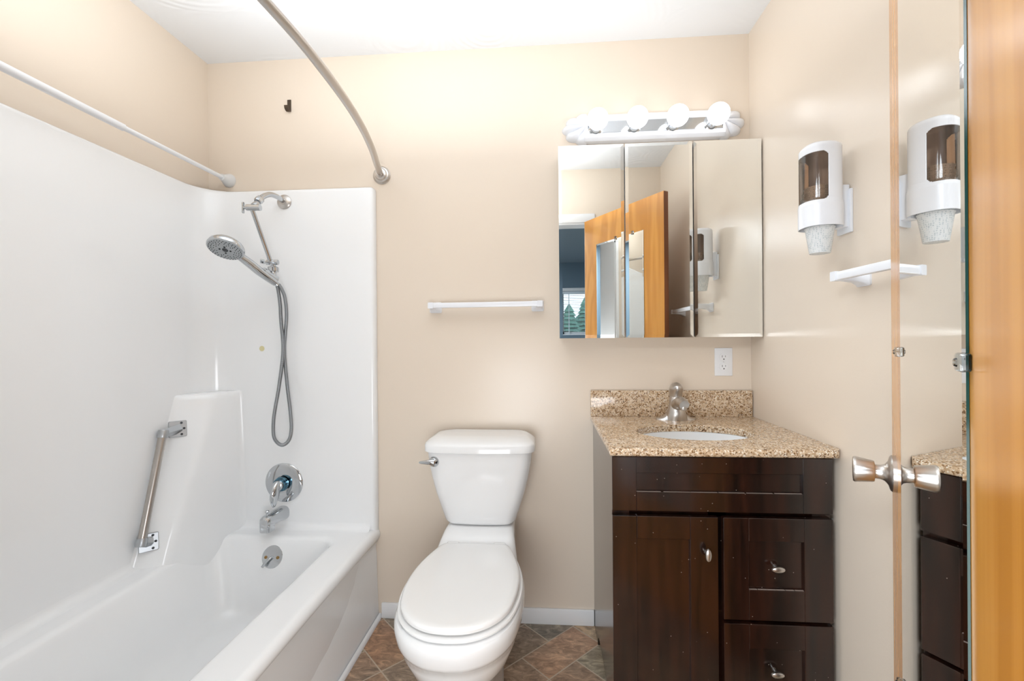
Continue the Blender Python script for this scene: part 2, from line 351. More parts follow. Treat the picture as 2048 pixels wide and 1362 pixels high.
# floor: slate-look sheet vinyl with a diagonal modular pattern
def make_floor():
    bm = nb(); lay = bm.loops.layers.float_color.new('tint')
    vs = [bm.verts.new(p) for p in ((0, YN - 0.06, 0), (W, YN - 0.06, 0), (W, 0, 0), (0, 0, 0))]
    f = bm.faces.new(vs); f.material_index = 1
    bx = nb()
    cols = {'br': (0.31, 0.205, 0.140), 'db': (0.30, 0.225, 0.170), 'rd': (0.38, 0.260, 0.185), 'gr': (0.32, 0.300, 0.240), 'dg': (0.23, 0.205, 0.170), 'tn': (0.43, 0.34, 0.24)}
    occ = {}
    fixed = [(5, -9, 2, 1, 'rd'), (4, -8, 2, 1, 'db'), (2, -6, 1, 2, 'br'), (6, -8, 2, 1, 'dg'), (7, -9, 1, 1, 'tn'), (5, -10, 1, 1, 'db'), (6, -10, 2, 1, 'gr'),
             (8, -10, 1, 1, 'gr'), (3, -6, 1, 2, 'dg'), (1, -6, 1, 1, 'db'), (0, -7, 2, 1, 'br'), (2, -7, 2, 1, 'db'), (3, -9, 2, 1, 'db'), (4, -10, 1, 1, 'br'), (8, -9, 1, 2, 'tn')]
    tiles = []
    def put(i, j, a, b, c):
        for x in range(i, i + a):
            for y in range(j, j + b):
                if (x, y) in occ: return False
        for x in range(i, i + a):
            for y in range(j, j + b): occ[(x, y)] = 1
        tiles.append((i, j, a, b, c)); return True
    for t in fixed: put(*t)
    ks = list(cols)
    for j in range(-22, 2):
        for i in range(-10, 14):
            if (i, j) in occ: continue
            a, b = random.choice([(2, 1), (1, 2), (2, 1), (1, 1)])
            if not put(i, j, a, b, random.choice(ks)) : put(i, j, 1, 1, random.choice(ks))
    u = 0.2; g = 0.0034
    for i, j, a, b, c in tiles:
        P0 = (i + 0.84) * u + g; P1 = (i + a + 0.84) * u - g; Q0 = j * u + g; Q1 = (j + b) * u - g
        pts = [((p - q) / 2, (p + q) / 2) for p, q in ((P0, Q0), (P1, Q0), (P1, Q1), (P0, Q1))]
        # clip polygon to the room
        def clip(poly, fn, inter):
            out = []
            for k in range(len(poly)):
                A, B = poly[k], poly[(k + 1) % len(poly)]
                if fn(A): out.append(A)
                if fn(A) != fn(B): out.append(inter(A, B))
            return out
        def cx(v): return lambda A, B: (v, A[1] + (B[1] - A[1]) * (v - A[0]) / (B[0] - A[0]))
        def cy(v): return lambda A, B: (A[0] + (B[0] - A[0]) * (v - A[1]) / (B[1] - A[1]), v)
        pts = clip(pts, lambda p: p[0] >= 0.0, cx(0.0))
        if pts: pts = clip(pts, lambda p: p[0] <= W, cx(W))
        if pts: pts = clip(pts, lambda p: p[1] <= 0, cy(0))
        if pts: pts = clip(pts, lambda p: p[1] >= YN - 0.06, cy(YN - 0.06))
        if len(pts) < 3: continue
        f = bm.faces.new([bm.verts.new((x, y, 0.0006)) for x, y in pts])
        k = random.uniform(0.88, 1.12)
        for l in f.loops: l[lay] = (*[v * k for v in cols[c]], 1)
    return bm
bm = make_floor()
me = bpy.data.meshes.new('floor'); bm.normal_update()
for f in bm.faces:
    if f.normal.z < 0: f.normal_flip()
bm.to_mesh(me); bm.free(); me.materials.append(TILE); me.materials.append(GROUT)
fl = bpy.data.objects.new('floor', me); COL.objects.link(fl); struct(fl)

struct(build('baseboard_back', box(nb(), 0.772, 1.673, -0.012, 0, 0, 0.0645, 0.003), WHITE))
struct(build('baseboard_front', box(nb(), 0.78, DX0 - 0.06, YN, YN + 0.012, 0, 0.065, 0.003), WHITE))
struct(build('trim_1', prism(nb(), [(0.760, 0.0), (0.772, 0.0), (0.772, 0.006), (0.768, 0.014), (0.764, 0.017), (0.760, 0.018)], 'y', YN + 0.0, -0.001), WHITE))
# door casing and jamb
def casing():
    bm = nb(); c = 0.058
    for y0, y1 in ((YN, YN + 0.014), (YO - 0.014, YO)):
        box(bm, DX0 - c, DX0 + 0.005, y0, y1, 0, DZ - 0.005, 0.004); box(bm, DX0 - c, DX1 + c, y0, y1, DZ - 0.005, DZ + c, 0.004)
        box(bm, DX1 - 0.005, DX1 + c, y0, y1, 0, DZ - 0.005, 0.004)
    box(bm, DX0 - 0.001, DX0 + 0.016, YO, YN, 0, DZ); box(bm, DX0, DX1, YO, YN, DZ - 0.016, DZ)
    box(bm, DX1 - 0.006, DX1 + 0.001, YO, YN, 0, DZ)
    return bm
struct(build('trim_2', casing(), WHITE))

# ------------------------------------------------------------------ bedroom window, blind, trees
bm = nb(); fr = 0.05
box(bm, WX0 - fr, WX1 + fr, BY, BY + 0.02, WZ1, WZ1 + fr, 0.004); box(bm, WX0 - fr, WX1 + fr, BY, BY + 0.045, WZ0 - 0.03, WZ0, 0.004)
box(bm, WX0 - fr, WX0, BY, BY + 0.02, WZ0, WZ1, 0.004); box(bm, WX1, WX1 + fr, BY, BY + 0.02, WZ0, WZ1, 0.004)
box(bm, WX0, WX0 + 0.04, BY - 0.10, BY - 0.06, WZ0, WZ1); box(bm, WX1 - 0.04, WX1, BY - 0.10, BY - 0.06, WZ0, WZ1)
box(bm, WX0, WX1, BY - 0.10, BY - 0.06, WZ0, WZ0 + 0.04); box(bm, WX0, WX1, BY - 0.10, BY - 0.06, WZ1 - 0.04, WZ1)
wn = struct(build('window_1', bm, WHITE))
build('window_pane', box(nb(), WX0 + 0.04, WX1 - 0.04, BY - 0.083, BY - 0.079, WZ0 + 0.04, WZ1 - 0.04), CLEAR, wn, smooth=False)
bl = thing('window_blind', 'white horizontal slat blind lowered over the bedroom window seen in the cabinet mirror', 'blind', (2.32, BY - 0.03, WZ1))
build('headrail', box(nb(), WX0 + 0.01, WX1 - 0.01, BY - 0.055, BY - 0.005, WZ1 - 0.045, WZ1 - 0.003, 0.003), BLIND, bl)
bm = nb()
for k in range(21):
    z = WZ1 - 0.065 - k * 0.0285
    a = math.radians(8)
    c, s = math.cos(a) * 0.0125, math.sin(a) * 0.0125
    vs = [(WX0 + 0.012, BY - 0.03 - c, z - s), (WX1 - 0.012, BY - 0.03 - c, z - s), (WX1 - 0.012, BY - 0.03 + c, z + s), (WX0 + 0.012, BY - 0.03 + c, z + s)]
    lo = [Vector(v) for v in vs]; hi = [Vector(v) + Vector((0, 0, 0.0022)) for v in vs]
    loft(bm, [lo, hi])
build('slats', bm, BLIND, bl, smooth=False)
for x in (1.86, 2.12, 2.50, 2.78):
    build('ladder_tape', box(nb(), x - 0.007, x + 0.007, BY - 0.0165, BY - 0.0155, WZ0 + 0.02, WZ1 - 0.045), BLIND, bl, smooth=False)
def conifer(x, y, h, r, label):
    t = thing('conifer_tree', label, 'tree', (x, y, 0), group='conifers beyond the bedroom window')
    build('trunk', lathe(nb(), [(0.16, 0), (0.12, h * 0.5), (0.03, h * 0.95)], (x, y, 0), (0, 0, 1), 10), mat('bark', (0.08, 0.06, 0.045), 0.9), t)
    bm = nb(); n = 15
    for k in range(n):
        z0 = h * (0.12 + 0.8 * k / n); rr = r * (1 - k / n) + 0.12
        rings = []
        m = 30
        ph = random.random() * 6
        rings.append([Vector((x + rr * (1 + 0.22 * ((q % 2) * 2 - 1) * random.uniform(0.4, 1)) * math.cos(2 * PI * q / m + ph), y + rr * math.sin(2 * PI * q / m + ph), z0 - random.uniform(0, 0.12) * rr)) for q in range(m)])
        rings.append([Vector((x + rr * 0.1 * math.cos(2 * PI * q / m + ph), y + rr * 0.1 * math.sin(2 * PI * q / m + ph), z0 + h * 0.11)) for q in range(m)])
        loft(bm, rings)
    build('foliage', bm, LEAF, t)
conifer(2.30, -14.0, 2.48, 0.62, 'pointed conifer outside the bedroom window, left one in the cabinet mirror')
conifer(3.10, -17.0, 2.98, 0.75, 'tallest conifer outside the bedroom window, next to the reflected wooden door')
conifer(3.15, -21.0, 2.45, 2.2, 'low broad conifer between the two pointed ones beyond the bedroom window')
struct(build('ground_outside', box(nb(), -12, 18, -30, BY - 0.12, -0.3, -0.1), mat('grass_lawn', (0.08, 0.14, 0.06), 0.9), smooth=False))

# ------------------------------------------------------------------ bathtub and surround
tub = thing('bathtub', 'white one-piece bathtub with moulded shower surround along the left wall', 'bathtub', (0.38, -0.8, 0))
XL, YB, ZD, ZT = 0.020, -0.030, 0.385, 1.842
YF = YN + 0.003
def surround():
    # plan path of the inner face, from the outer end by the toilet round to the near end
    pth = []
    pth += [(0.7595, -0.001), (0.7590, -0.012), (0.7565, -0.021), (0.7510, -0.0275), (0.7430, YB)]
    n = 10; r = 0.125
    for i in range(1, 9): pth.append((0.743 - (0.743 - XL - r) * i / 9, YB))
    pth += [(XL + r + r * math.cos(PI / 2 + a * PI / 2 / n), YB - r + r * math.sin(PI / 2 + a * PI / 2 / n)) for a in range(n + 1)]
    yn = YF + 0.030
    for i in range(1, 12): pth.append((XL, YB - r + (yn + r - YB + r) * i / 12))
    pth += [(XL + r - r * math.cos(a * PI / 2 / n), yn + r - r * math.sin(a * PI / 2 / n)) for a in range(n + 1)]
    for i in range(1, 9): pth.append((XL + r + (0.743 - XL - r) * i / 9, yn))
    pth += [(0.743, yn), (0.751, yn - 0.0025), (0.7565, yn - 0.009), (0.759, yn - 0.018), (0.7595, YF + 0.0005)]
    N = len(pth)
    nr = []
    for i in range(N):
        a = Vector(pth[max(i - 1, 0)]); b = Vector(pth[min(i + 1, N - 1)]); d = (b - a).normalized()
        nr.append(Vector((d.y, -d.x)))           # towards the wall
    # vertical profile: (offset to wall, z)
    prof = [(0, 0.375), (0, 0.42), (0, 0.8), (0, 1.2), (0, 1.6), (0, ZT - 0.017), (0.0015, ZT - 0.010), (0.006, ZT - 0.004), (0.013, ZT), (0.024, ZT + 0.001)]
    bm = nb(); rings = []
    for off, z in prof:
        ring = []
        for i, p in enumerate(pth):
            q = Vector(p) + nr[i] * off
            ring.append(Vector((min(max(q.x, 0.0005), 0.7598), min(max(q.y, YF + 0.0005), -0.0008), z)))
        rings.append(ring)
    loft(bm, rings, closed=False, caps=(False, False))
    return bm
build('surround_wall', surround(), TUB, tub, angle=60)
def tub_bm():
    bm = nb()
    # opening outline loops, from deck edge down to the floor
    def opening(x0, x1, y0, y1, r, z, n=6): return [Vector((x, y, z)) for x, y in rrect(x0, x1, y0, y1, r, n)]
    x0, x1, y0, y1 = 0.118, 0.625, YF + 0.16, -0.118
    L = []
    # outer deck loop follows the same vertex count
    def outer(z):
        return opening(0.004, 0.735, YF + 0.004, -0.004, 0.004, z)
    L.append(outer(ZD))
    for d, dz in ((-0.022, 0.0), (-0.012, -0.001), (-0.004, -0.005), (0.002, -0.013), (0.006, -0.026)):
        L.append(opening(x0 + d, x1 - d, y0 + d, y1 - d, 0.075, ZD + dz))
    for t in (0.25, 0.5, 0.75, 1.0):
        L.append(opening(x0 + 0.006 + 0.075 * t, x1 - 0.006 - 0.055 * t, y0 + 0.006 + 0.16 * t, y1 - 0.006 - 0.075 * t, 0.075 + 0.03 * t, ZD - 0.026 - 0.215 * t))
    L.append(opening(0.222, 0.545, y0 + 0.19, y1 - 0.10, 0.095, 0.120)); L.append(opening(0.25, 0.515, y0 + 0.22, y1 - 0.13, 0.08, 0.108)); L.append(opening(0.32, 0.45, y0 + 0.4, y1 - 0.3, 0.05, 0.100))
    loft(bm, L, True, (False, True))
    # rim crown and apron, profile swept along y
    ys = [YF + 0.0] + [YF + (0 - YF) * i / 14 for i in range(1, 14)] + [-0.0015]
    rings = []
    for y in ys:
        t = min(1, max(0, (-y) / 0.6)); cxr = 0.748 - 0.058 * t
        zc = 0.305
        rings.append([Vector((px, y, pz)) for px, pz in (
            (0.733, 0.30), (0.733, ZD - 0.0003), (0.742, ZD - 0.0004), (0.750, ZD - 0.002), (0.7575, ZD - 0.0065), (0.763, ZD - 0.014), (0.7655, ZD - 0.024), (0.765, ZD - 0.034),
            (0.762 - 0.15 * (0.75 - cxr), ZD - 0.044), (0.756 - 0.45 * (0.75 - cxr), ZD - 0.056), (0.750 - 0.8 * (0.75 - cxr), ZD - 0.068), (cxr, zc), (cxr - 0.001, zc - 0.008),
            (cxr + 0.002, 0.27), (cxr + (0.757 - cxr) * 0.35, 0.18), (cxr + (0.757 - cxr) * 0.7, 0.09), (0.7575, 0.0), (0.733, 0.0))])
    loft(bm, rings, True, (True, True))
    # cove where the wall panels meet the deck
    r = 0.028; cove = []
    path = [(0.735, YB, 0, 1), (0.45, YB, 0, 1), (XL + 0.14, YB, 0, 1)] + [(XL + 0.125 - 0.125 * math.sin(a * PI / 20), YB - 0.125 + 0.125 * math.cos(a * PI / 20), -math.sin(a * PI / 20), math.cos(a * PI / 20)) for a in range(1, 10)] + [(XL, YB - 0.14, -1, 0), (XL, -0.8, -1, 0), (XL, YF + 0.05, -1, 0)]
    for x, y, nx, ny in path:
        cove.append([Vector((x - nx * r * (1 - math.sin(k * PI / 12)), y - ny * r * (1 - math.sin(k * PI / 12)), ZD + r * (1 - math.cos(k * PI / 12)))) for k in range(7)])
    loft(bm, cove, closed=False, caps=(False, False))
    return bm
build('basin', tub_bm(), TUB, tub, angle=50)
def column_bm():
    # sloping moulded corner column under a small shelf
    bm = nb(); rings = []
    def sect(t, grow=0.0):
        z = 0.380 + (0.975 - 0.380) * t
        A = Vector((XL - 0.004, -0.418 + 0.204 * t + grow, z)); B = Vector((0.112 - grow * 0.7, -0.366 + 0.246 * t + grow, z)); Cc = Vector((0.172 - 0.012 * max(t, 0) - grow, YB + 0.004, z))
        pts = []
        def fil(P, Q, R, r, n=5):
            a = (P - Q).normalized(); b = (R - Q).normalized(); out = []
            p0 = Q + a * r; p1 = Q + b * r
            for i in range(n + 1):
                s = i / n; out.append((p0 * (1 - s) ** 2 + Q * 2 * s * (1 - s) + p1 * s * s))
            return out
        A0 = A + Vector((0, -0.03, 0)); C0 = Cc + Vector((0.035, 0, 0))
        pts += [A0 + Vector((0, 0, 0))] + fil(A0, A, B, 0.022) + fil(A, B, Cc, 0.022) + fil(B, Cc, C0, 0.03) + [C0]
        pts.append(Vector((0.0, YB + 0.02, z)) if False else Vector((XL - 0.012, YB + 0.012, z)))
        return pts
    for t in [-0.3, -0.2, -0.1] + [i / 12 for i in range(12)] + [0.955]: rings.append(sect(t))
    for g, dz in ((0.002, 0.006), (0.007, 0.011), (0.014, 0.0135), (0.022, 0.014)):
        r = sect(0.975, g)
        for p in r: p.z = 0.963 + dz
        rings.append(r)
    loft(bm, rings, True, (True, True)); return bm
build('corner_shelf_column', column_bm(), TUB, tub, angle=60)
o = build('stain', lathe(nb(), [(0.0115, 0), (0.0115, 0.0006), (0.009, 0.0009)], (0.260, YB, 1.157), (0, -1, 0), 24), mat('yellowed_caulk', (0.72, 0.66, 0.38), 0.4), tub)
o['label'] = 'round yellowed patch on the wall'

# ------------------------------------------------------------------ shower fittings
sh = thing('hand_shower', 'chrome hand shower on an extension arm with a looped metal hose', 'shower head', (0.367, YB, 1.786))
build('wall_flange', lathe(nb(), [(0.031, 0), (0.031, 0.004), (0.027, 0.008), (0.014, 0.011), (0.0125, 0.014)], (0.367, YB, 1.786), (0, -1, 0)), NICKEL, sh)
pa = cr([(0.367, -0.032, 1.786), (0.366, -0.075, 1.792), (0.364, -0.125, 1.788), (0.361, -0.165, 1.768), (0.360, -0.195, 1.742)], 6)
bm = nb(); tube(bm, pa, 0.0105, 16)
lathe(bm, [(0.015, 0), (0.016, 0.004), (0.016, 0.02), (0.013, 0.026)], (0.360, -0.185, 1.752), (0, -0.7, -0.7), 8)
lathe(bm, [(0.013, 0), (0.0135, 0.02), (0.012, 0.024)], (0.360, -0.207, 1.724), (0, -0.8, -0.6), 20)
build('shower_arm', bm, CHROME, sh)
bm = nb(); tube(bm, [(0.384, -0.222, 1.706), (0.332, -0.226, 1.706)], 0.0125, 20)
tube(bm, [(0.330, -0.226, 1.706), (0.316, -0.226, 1.706)], 0.006, 12)
prism(bm, [(x, z) for x, z in rrect(-0.222 - 0.010 , -0.222 + 0.002, 1.684, 1.728, 0.005, 4)], 'x', 0.314, 0.320, 0.0015)
build('elbow_knuckle', bm, CHROME, sh)
build('extension_rod', tube(nb(), [(0.352, -0.224, 1.700), (0.356, -0.118, 1.520)], 0.0085, 18), CHROME, sh)
bm = nb(); tube(bm, [(0.385, -0.110, 1.513), (0.338, -0.114, 1.513)], 0.0105, 18); tube(bm, [(0.337, -0.114, 1.513), (0.326, -0.114, 1.513)], 0.005, 12)
prism(bm, [(x, z) for x, z in rrect(-0.128, -0.102, 1.508, 1.526, 0.004, 4)], 'x', 0.318, 0.324, 0.0015)
tube(bm, [(0.362, -0.110, 1.512), (0.362, -0.106, 1.490)], 0.012, 18)
build('lower_knuckle', bm, CHROME, sh)
bm = nb(); rings = []
for h, r in ((0, 0.018), (0.003, 0.0205), (0.018, 0.0205), (0.021, 0.018)):
    rings.append([Vector((0.361 + (r + (0.0011 if k % 2 else 0)) * math.cos(2 * PI * k / 36), -0.106 + (r + (0.0011 if k % 2 else 0)) * math.sin(2 * PI * k / 36), 1.495 - h)) for k in range(36)])
loft(bm, rings); build('knurled_nut', bm, CHROME, sh)
bm = nb(); tube(bm, cr([(0.361, -0.106, 1.476), (0.362, -0.107, 1.458), (0.364, -0.104, 1.440), (0.372, -0.094, 1.420)], 5), [0.013] * 5 + [0.0145] * 5 + [0.010] * 6, 18)
tube(bm, [(0.344, -0.150, 1.470), (0.365, -0.094, 1.443)], [0.0185, 0.0175], 20)
build('handset_holder', bm, CHROME, sh)
HC = Vector((0.292, -0.288, 1.540)); HN = Vector((0.02, -0.47, -0.88)).normalized()
hd = Vector((0.372, -0.098, 1.425)) - HC; hd = (hd - HN * hd.dot(HN) * 0.0).normalized()
p0 = HC + hd * 0.045 - HN * 0.004; p1 = HC + hd * 0.10 - HN * 0.004; p2 = HC + hd * 0.155; p3 = HC + hd * 0.228
hp = cr([p0, p1, p2, p3], 6)
build('handle', tube(nb(), hp, [0.0140 + 0.0035 * math.sin(PI * i / (len(hp) - 1)) for i in range(len(hp))], 20), CHROME, sh)
hb = build('spray_head', lathe(nb(), [(0.032, -0.024), (0.052, -0.018), (0.061, -0.008), (0.064, 0.003), (0.0625, 0.009), (0.0595, 0.011)], HC, HN, 48), CHROME, sh)
build('spray_face', lathe(nb(), [(0.0585, 0.0105), (0.0585, 0.0125), (0.024, 0.0135), (0.022, 0.0125), (0.0, 0.0125)], HC, HN, 48), GREYFACE, hb)
bm = nb(); ua = HN.orthogonal().normalized(); vb = HN.cross(ua)
for rr, nn in ((0.054, 32), (0.046, 26), (0.038, 16), (0.031, 14)):
    for k in range(nn):
        a = 2 * PI * k / nn + rr * 40
        if rr < 0.036 and (k % 3 == 0): continue
        lathe(bm, [(0.0014, 0.012), (0.0012, 0.0150)], HC + ua * rr * math.cos(a) + vb * rr * math.sin(a), HN, 6)
lathe(bm, [(0.0105, 0.0122), (0.009, 0.0142)], HC, HN, 16)
for k in range(4):
    a = 2 * PI * k / 4 + 0.4; lathe(bm, [(0.0035, 0.0125), (0.003, 0.0145)], HC + ua * 0.018 * math.cos(a) + vb * 0.018 * math.sin(a), HN, 10)
build('spray_nozzles', bm, NOZ, hb)
hose = [(0.370, -0.098, 1.425), (0.371, -0.088, 1.400), (0.376, -0.083, 1.339), (0.378, -0.082, 1.277), (0.385, -0.080, 1.151), (0.367, -0.080, 1.005), (0.344, -0.080, 0.88), (0.3395, -0.080, 0.808), (0.349, -0.080, 0.772), (0.377, -0.080, 0.753), (0.406, -0.080, 0.772), (0.418, -0.080, 0.818), (0.414, -0.080, 0.901), (0.397, -0.072, 1.005), (0.384, -0.068, 1.151), (0.398, -0.074, 1.290), (0.397, -0.082, 1.365), (0.388, -0.088, 1.402), (0.376, -0.094, 1.425)]
cp = cr(hose, 12)
# resample evenly, then rib the radius
L = [0]
for i in range(1, len(cp)): L.append(L[-1] + (cp[i] - cp[i - 1]).length)
step = 0.0014; out = []; j = 0; s = 0.0
while s < L[-1]:
    while L[j + 1] < s: j += 1
    t = (s - L[j]) / (L[j + 1] - L[j]); out.append(cp[j].lerp(cp[j + 1], t)); s += step
bm = nb(); tube(bm, out, [0.0076 if i % 3 else 0.0060 for i in range(len(out))], 10)
build('metal_hose', bm, mat('hose_steel', (0.33, 0.345, 0.36), 0.22, metal=1), sh, angle=80)

vt = thing('shower_valve', 'round chrome shower valve plate with a single lever handle', 'shower valve', (0.356, YB, 0.581))
build('escutcheon', lathe(nb(), [(0.083, 0), (0.083, 0.003), (0.079, 0.007), (0.060, 0.011), (0.040, 0.0125), (0.033, 0.012), (0.033, 0.004)], (0.356, YB, 0.581), (0, -1, 0), 64), CHROME, vt)
build('collar', lathe(nb(), [(0.030, 0), (0.030, 0.020), (0.027, 0.022), (0.027, 0.034), (0.020, 0.036)], (0.356, YB - 0.008, 0.581), (0, -1, 0), 40), BLUEM, vt)
bm = nb(); lathe(bm, [(0.019, 0.03), (0.021, 0.036), (0.024, 0.044), (0.021, 0.056), (0.010, 0.063)], (0.356, YB, 0.581), (0, -1, 0), 32)
lv = cr([(0.358, YB - 0.044, 0.594), (0.356, YB - 0.060, 0.570), (0.353, YB - 0.068, 0.542), (0.350, YB - 0.066, 0.515), (0.348, YB - 0.064, 0.499)], 6)
tube(bm, lv, [0.015 + 0.009 * math.sin(PI * min(1, i / 18)) if i < 16 else 0.0195 - 0.0125 * (i - 15) / 9 for i in range(len(lv))], 20, flat=[0.55] * len(lv))
build('lever_handle', bm, CHROME, vt)

sp = thing('tub_spout', 'chrome tub spout with a pull-up diverter knob below the round valve', 'spout', (0.350, YB, 0.452))
bm = nb(); rings = []
for y, zc, hx, hz in ((YB, 0.452, 0.0275, 0.0290), (YB - 0.01, 0.452, 0.0275, 0.0290), (-0.07, 0.455, 0.0265, 0.0270), (-0.11, 0.458, 0.0255, 0.0255), (-0.135, 0.459, 0.0245, 0.0245), (-0.150, 0.459, 0.0235, 0.0240), (-0.160, 0.458, 0.0215, 0.0225), (-0.166, 0.456, 0.016, 0.017)):
    rings.append([Vector((0.350 + hx * math.copysign(abs(math.cos(a)) ** 0.75, math.cos(a)), y, zc + hz * math.copysign(abs(math.sin(a)) ** 0.75, math.sin(a)))) for a in [2 * PI * k / 28 for k in range(28)]])
loft(bm, rings)
prism(bm, [(0.350 + a, -0.139 + b) for a, b in rrect(-0.0225, 0.0225, -0.026, 0.020, 0.010, 5)], 'z', 0.419, 0.455, 0.002)
build('spout_body', bm, CHROME, sp)
build('diverter_knob', lathe(nb(), [(0.004, 0), (0.004, 0.010), (0.008, 0.013), (0.0085, 0.017), (0.006, 0.020)], (0.350, -0.142, 0.481), (0, 0, 1), 20), CHROME, sp)

OF = Vector((0.368, -0.1335, 0.311)); ON = Vector((0, -0.945, 0.327)).normalized()
ov = thing('overflow_plate', 'round chrome tub overflow plate with a trip lever and two brass screws', 'overflow plate', OF)
build('plate', lathe(nb(), [(0.0455, -0.004), (0.0455, 0.004), (0.042, 0.008), (0.02, 0.0095), (0, 0.0098)], OF, ON, 48), CHROME, ov)
ot = Vector((1, 0, 0)); ou = ON.cross(ot)
if ou.z < 0: ou = -ou
lvp = [OF + ON * 0.008, OF + ON * 0.019 - ou * 0.004, OF + ON * 0.022 - ou * 0.018 - ot * 0.014, OF + ON * 0.022 - ou * 0.036 - ot * 0.026]
build('trip_lever', tube(nb(), cr(lvp, 6), [0.0045] * 14 + [0.0055] * 5, 14), CHROME, ov)
for s in (-1, 1):
    bm = nb(); lathe(bm, [(0.0062, 0.008), (0.0058, 0.0112), (0.0025, 0.0112), (0.002, 0.0092)], OF + ot * s * 0.025 - ou * 0.002, ON, 16)
    x = build('screw', bm, mat('brass_screw', (0.35, 0.22, 0.08), 0.3, metal=1), ov); x['label'] = 'brass screw'

# grab bar on the corner column
gb = thing('grab_bar', 'short slanted brushed steel grab bar mounted inside the tub surround', 'grab bar', (0.045, -0.30, 0.46))
GT, GB_ = Vector((0.042, -0.297, 0.842)), Vector((0.053, -0.402, 0.481))
build('bar', tube(nb(), [GT + (GT - GB_) * 0.0, GB_], 0.0135, 24), STEEL, gb)
def bracket(c, bar, label, up):
    nrm = Vector((0.70, -0.70, 0.24)).normalized(); ux = Vector((0.707, 0.707, 0)).normalized(); uz = nrm.cross(ux)
    if uz.z < 0: uz = -uz
    bm = nb()
    lo = [c + ux * a + uz * b for a, b in rrect(-0.029, 0.029, -0.031, 0.031, 0.004, 3)]
    loft(bm, [[p - nrm * 0.004 for p in lo], [p + nrm * 0.005 for p in lo], [c + (p - c) * 0.93 + nrm * 0.008 for p in lo]])
    tube(bm, [c + nrm * 0.004 + ux * 0.008, (c + bar) / 2 + ux * 0.003, bar], [0.019, 0.017, 0.016], 4, flat=[0.8, 0.75, 0.8])
    ax = (GT - GB_).normalized()
    lathe(bm, [(0.0165, -0.014), (0.0175, -0.010), (0.0175, 0.010), (0.0165, 0.014)], bar, ax, 28)
    o = build('bracket', bm, mat('satin_chrome', (0.48, 0.50, 0.52), 0.36, metal=1), gb)
    bm = nb()
    for a, b in ((0.012, 0.022), (0.020, 0.0), (0.012, -0.022)):
        lathe(bm, [(0.0045, 0.008), (0.004, 0.0105), (0.0015, 0.0095)], c + ux * a + uz * b, nrm, 12)
    build('screws', bm, NOZ, o)
bracket(Vector((0.045, -0.232, 0.848)), GT, '', 1)
bracket(Vector((0.0515, -0.372, 0.468)), GB_, '', -1)

# curved shower rod
rod = thing('shower_curtain_rod', 'curved brushed nickel shower curtain rod crossing the ceiling view', 'curtain rod', (0.786, 0, 1.896))
for y, s in ((0, -1), (YN, 1)):
    fl_ = build('flange', lathe(nb(), [(0.038, 0), (0.038, 0.004), (0.034, 0.007), (0.032, 0.012), (0.026, 0.014), (0.023, 0.020), (0.015, 0.022), (0.015, 0.030), (0.012, 0.034)], (0.786, y, 1.896), (0, s, 0), 48), NICKEL, rod)
bm = nb()
ry = [(0.786, -0.018), (0.812, -0.13), (0.845, -0.26), (0.876, -0.42), (0.896, -0.58), (0.906, -0.74), (0.909, -0.88), (0.903, -1.02), (0.890, -1.16), (0.866, -1.32), (0.832, -1.46), (0.795, -1.60), (0.788, YN + 0.018)]
tube(bm, cr([(x, y, 1.896) for x, y in ry], 8), 0.0125, 20); build('rod', bm, NICKEL, rod)
# tension rod
tr = thing('tension_rod', 'thin white tension rod along the left wall above the surround', 'curtain rod', (0.098, 0, 1.896))
bm = nb(); z = 1.896
tube(bm, [(0.098, -0.035, z), (0.098, -0.52, z)], 0.0085, 18); build('inner_tube', bm, PLAST, tr)
bm = nb(); lathe(bm, [(0.0085, 0), (0.0118, 0.003), (0.0118, abs(YN) - 0.04 - 0.50)], (0.098, -0.500, z), (0, -1, 0), 20); build('outer_tube', bm, PLAST, tr)
for y, s in ((0, -1), (YN, 1)):
    build('rubber_foot', lathe(nb(), [(0.029, 0), (0.030, 0.004), (0.027, 0.012), (0.020, 0.028), (0.015, 0.040), (0.0140, 0.050)], (0.098, y, z), (0, s, 0), 32), mat('white_rubber', (0.72, 0.72, 0.71), 0.5), tr)
# small hook
bm = nb(); box(bm, 0.3665, 0.3835, -0.003, 0, 2.188, 2.240, 0.001)
prism(bm, [(-0.002, 2.189), (-0.010, 2.185), (-0.019, 2.187), (-0.026, 2.194), (-0.028, 2.204), (-0.026, 2.204), (-0.024, 2.196), (-0.018, 2.190), (-0.010, 2.188), (-0.002, 2.192)], 'x', 0.3665, 0.3835)
tag(build('wall_hook', bm, BRONZE, None, smooth=False), 'small dark bronze adhesive hook high on the wall above the shower', 'hook')

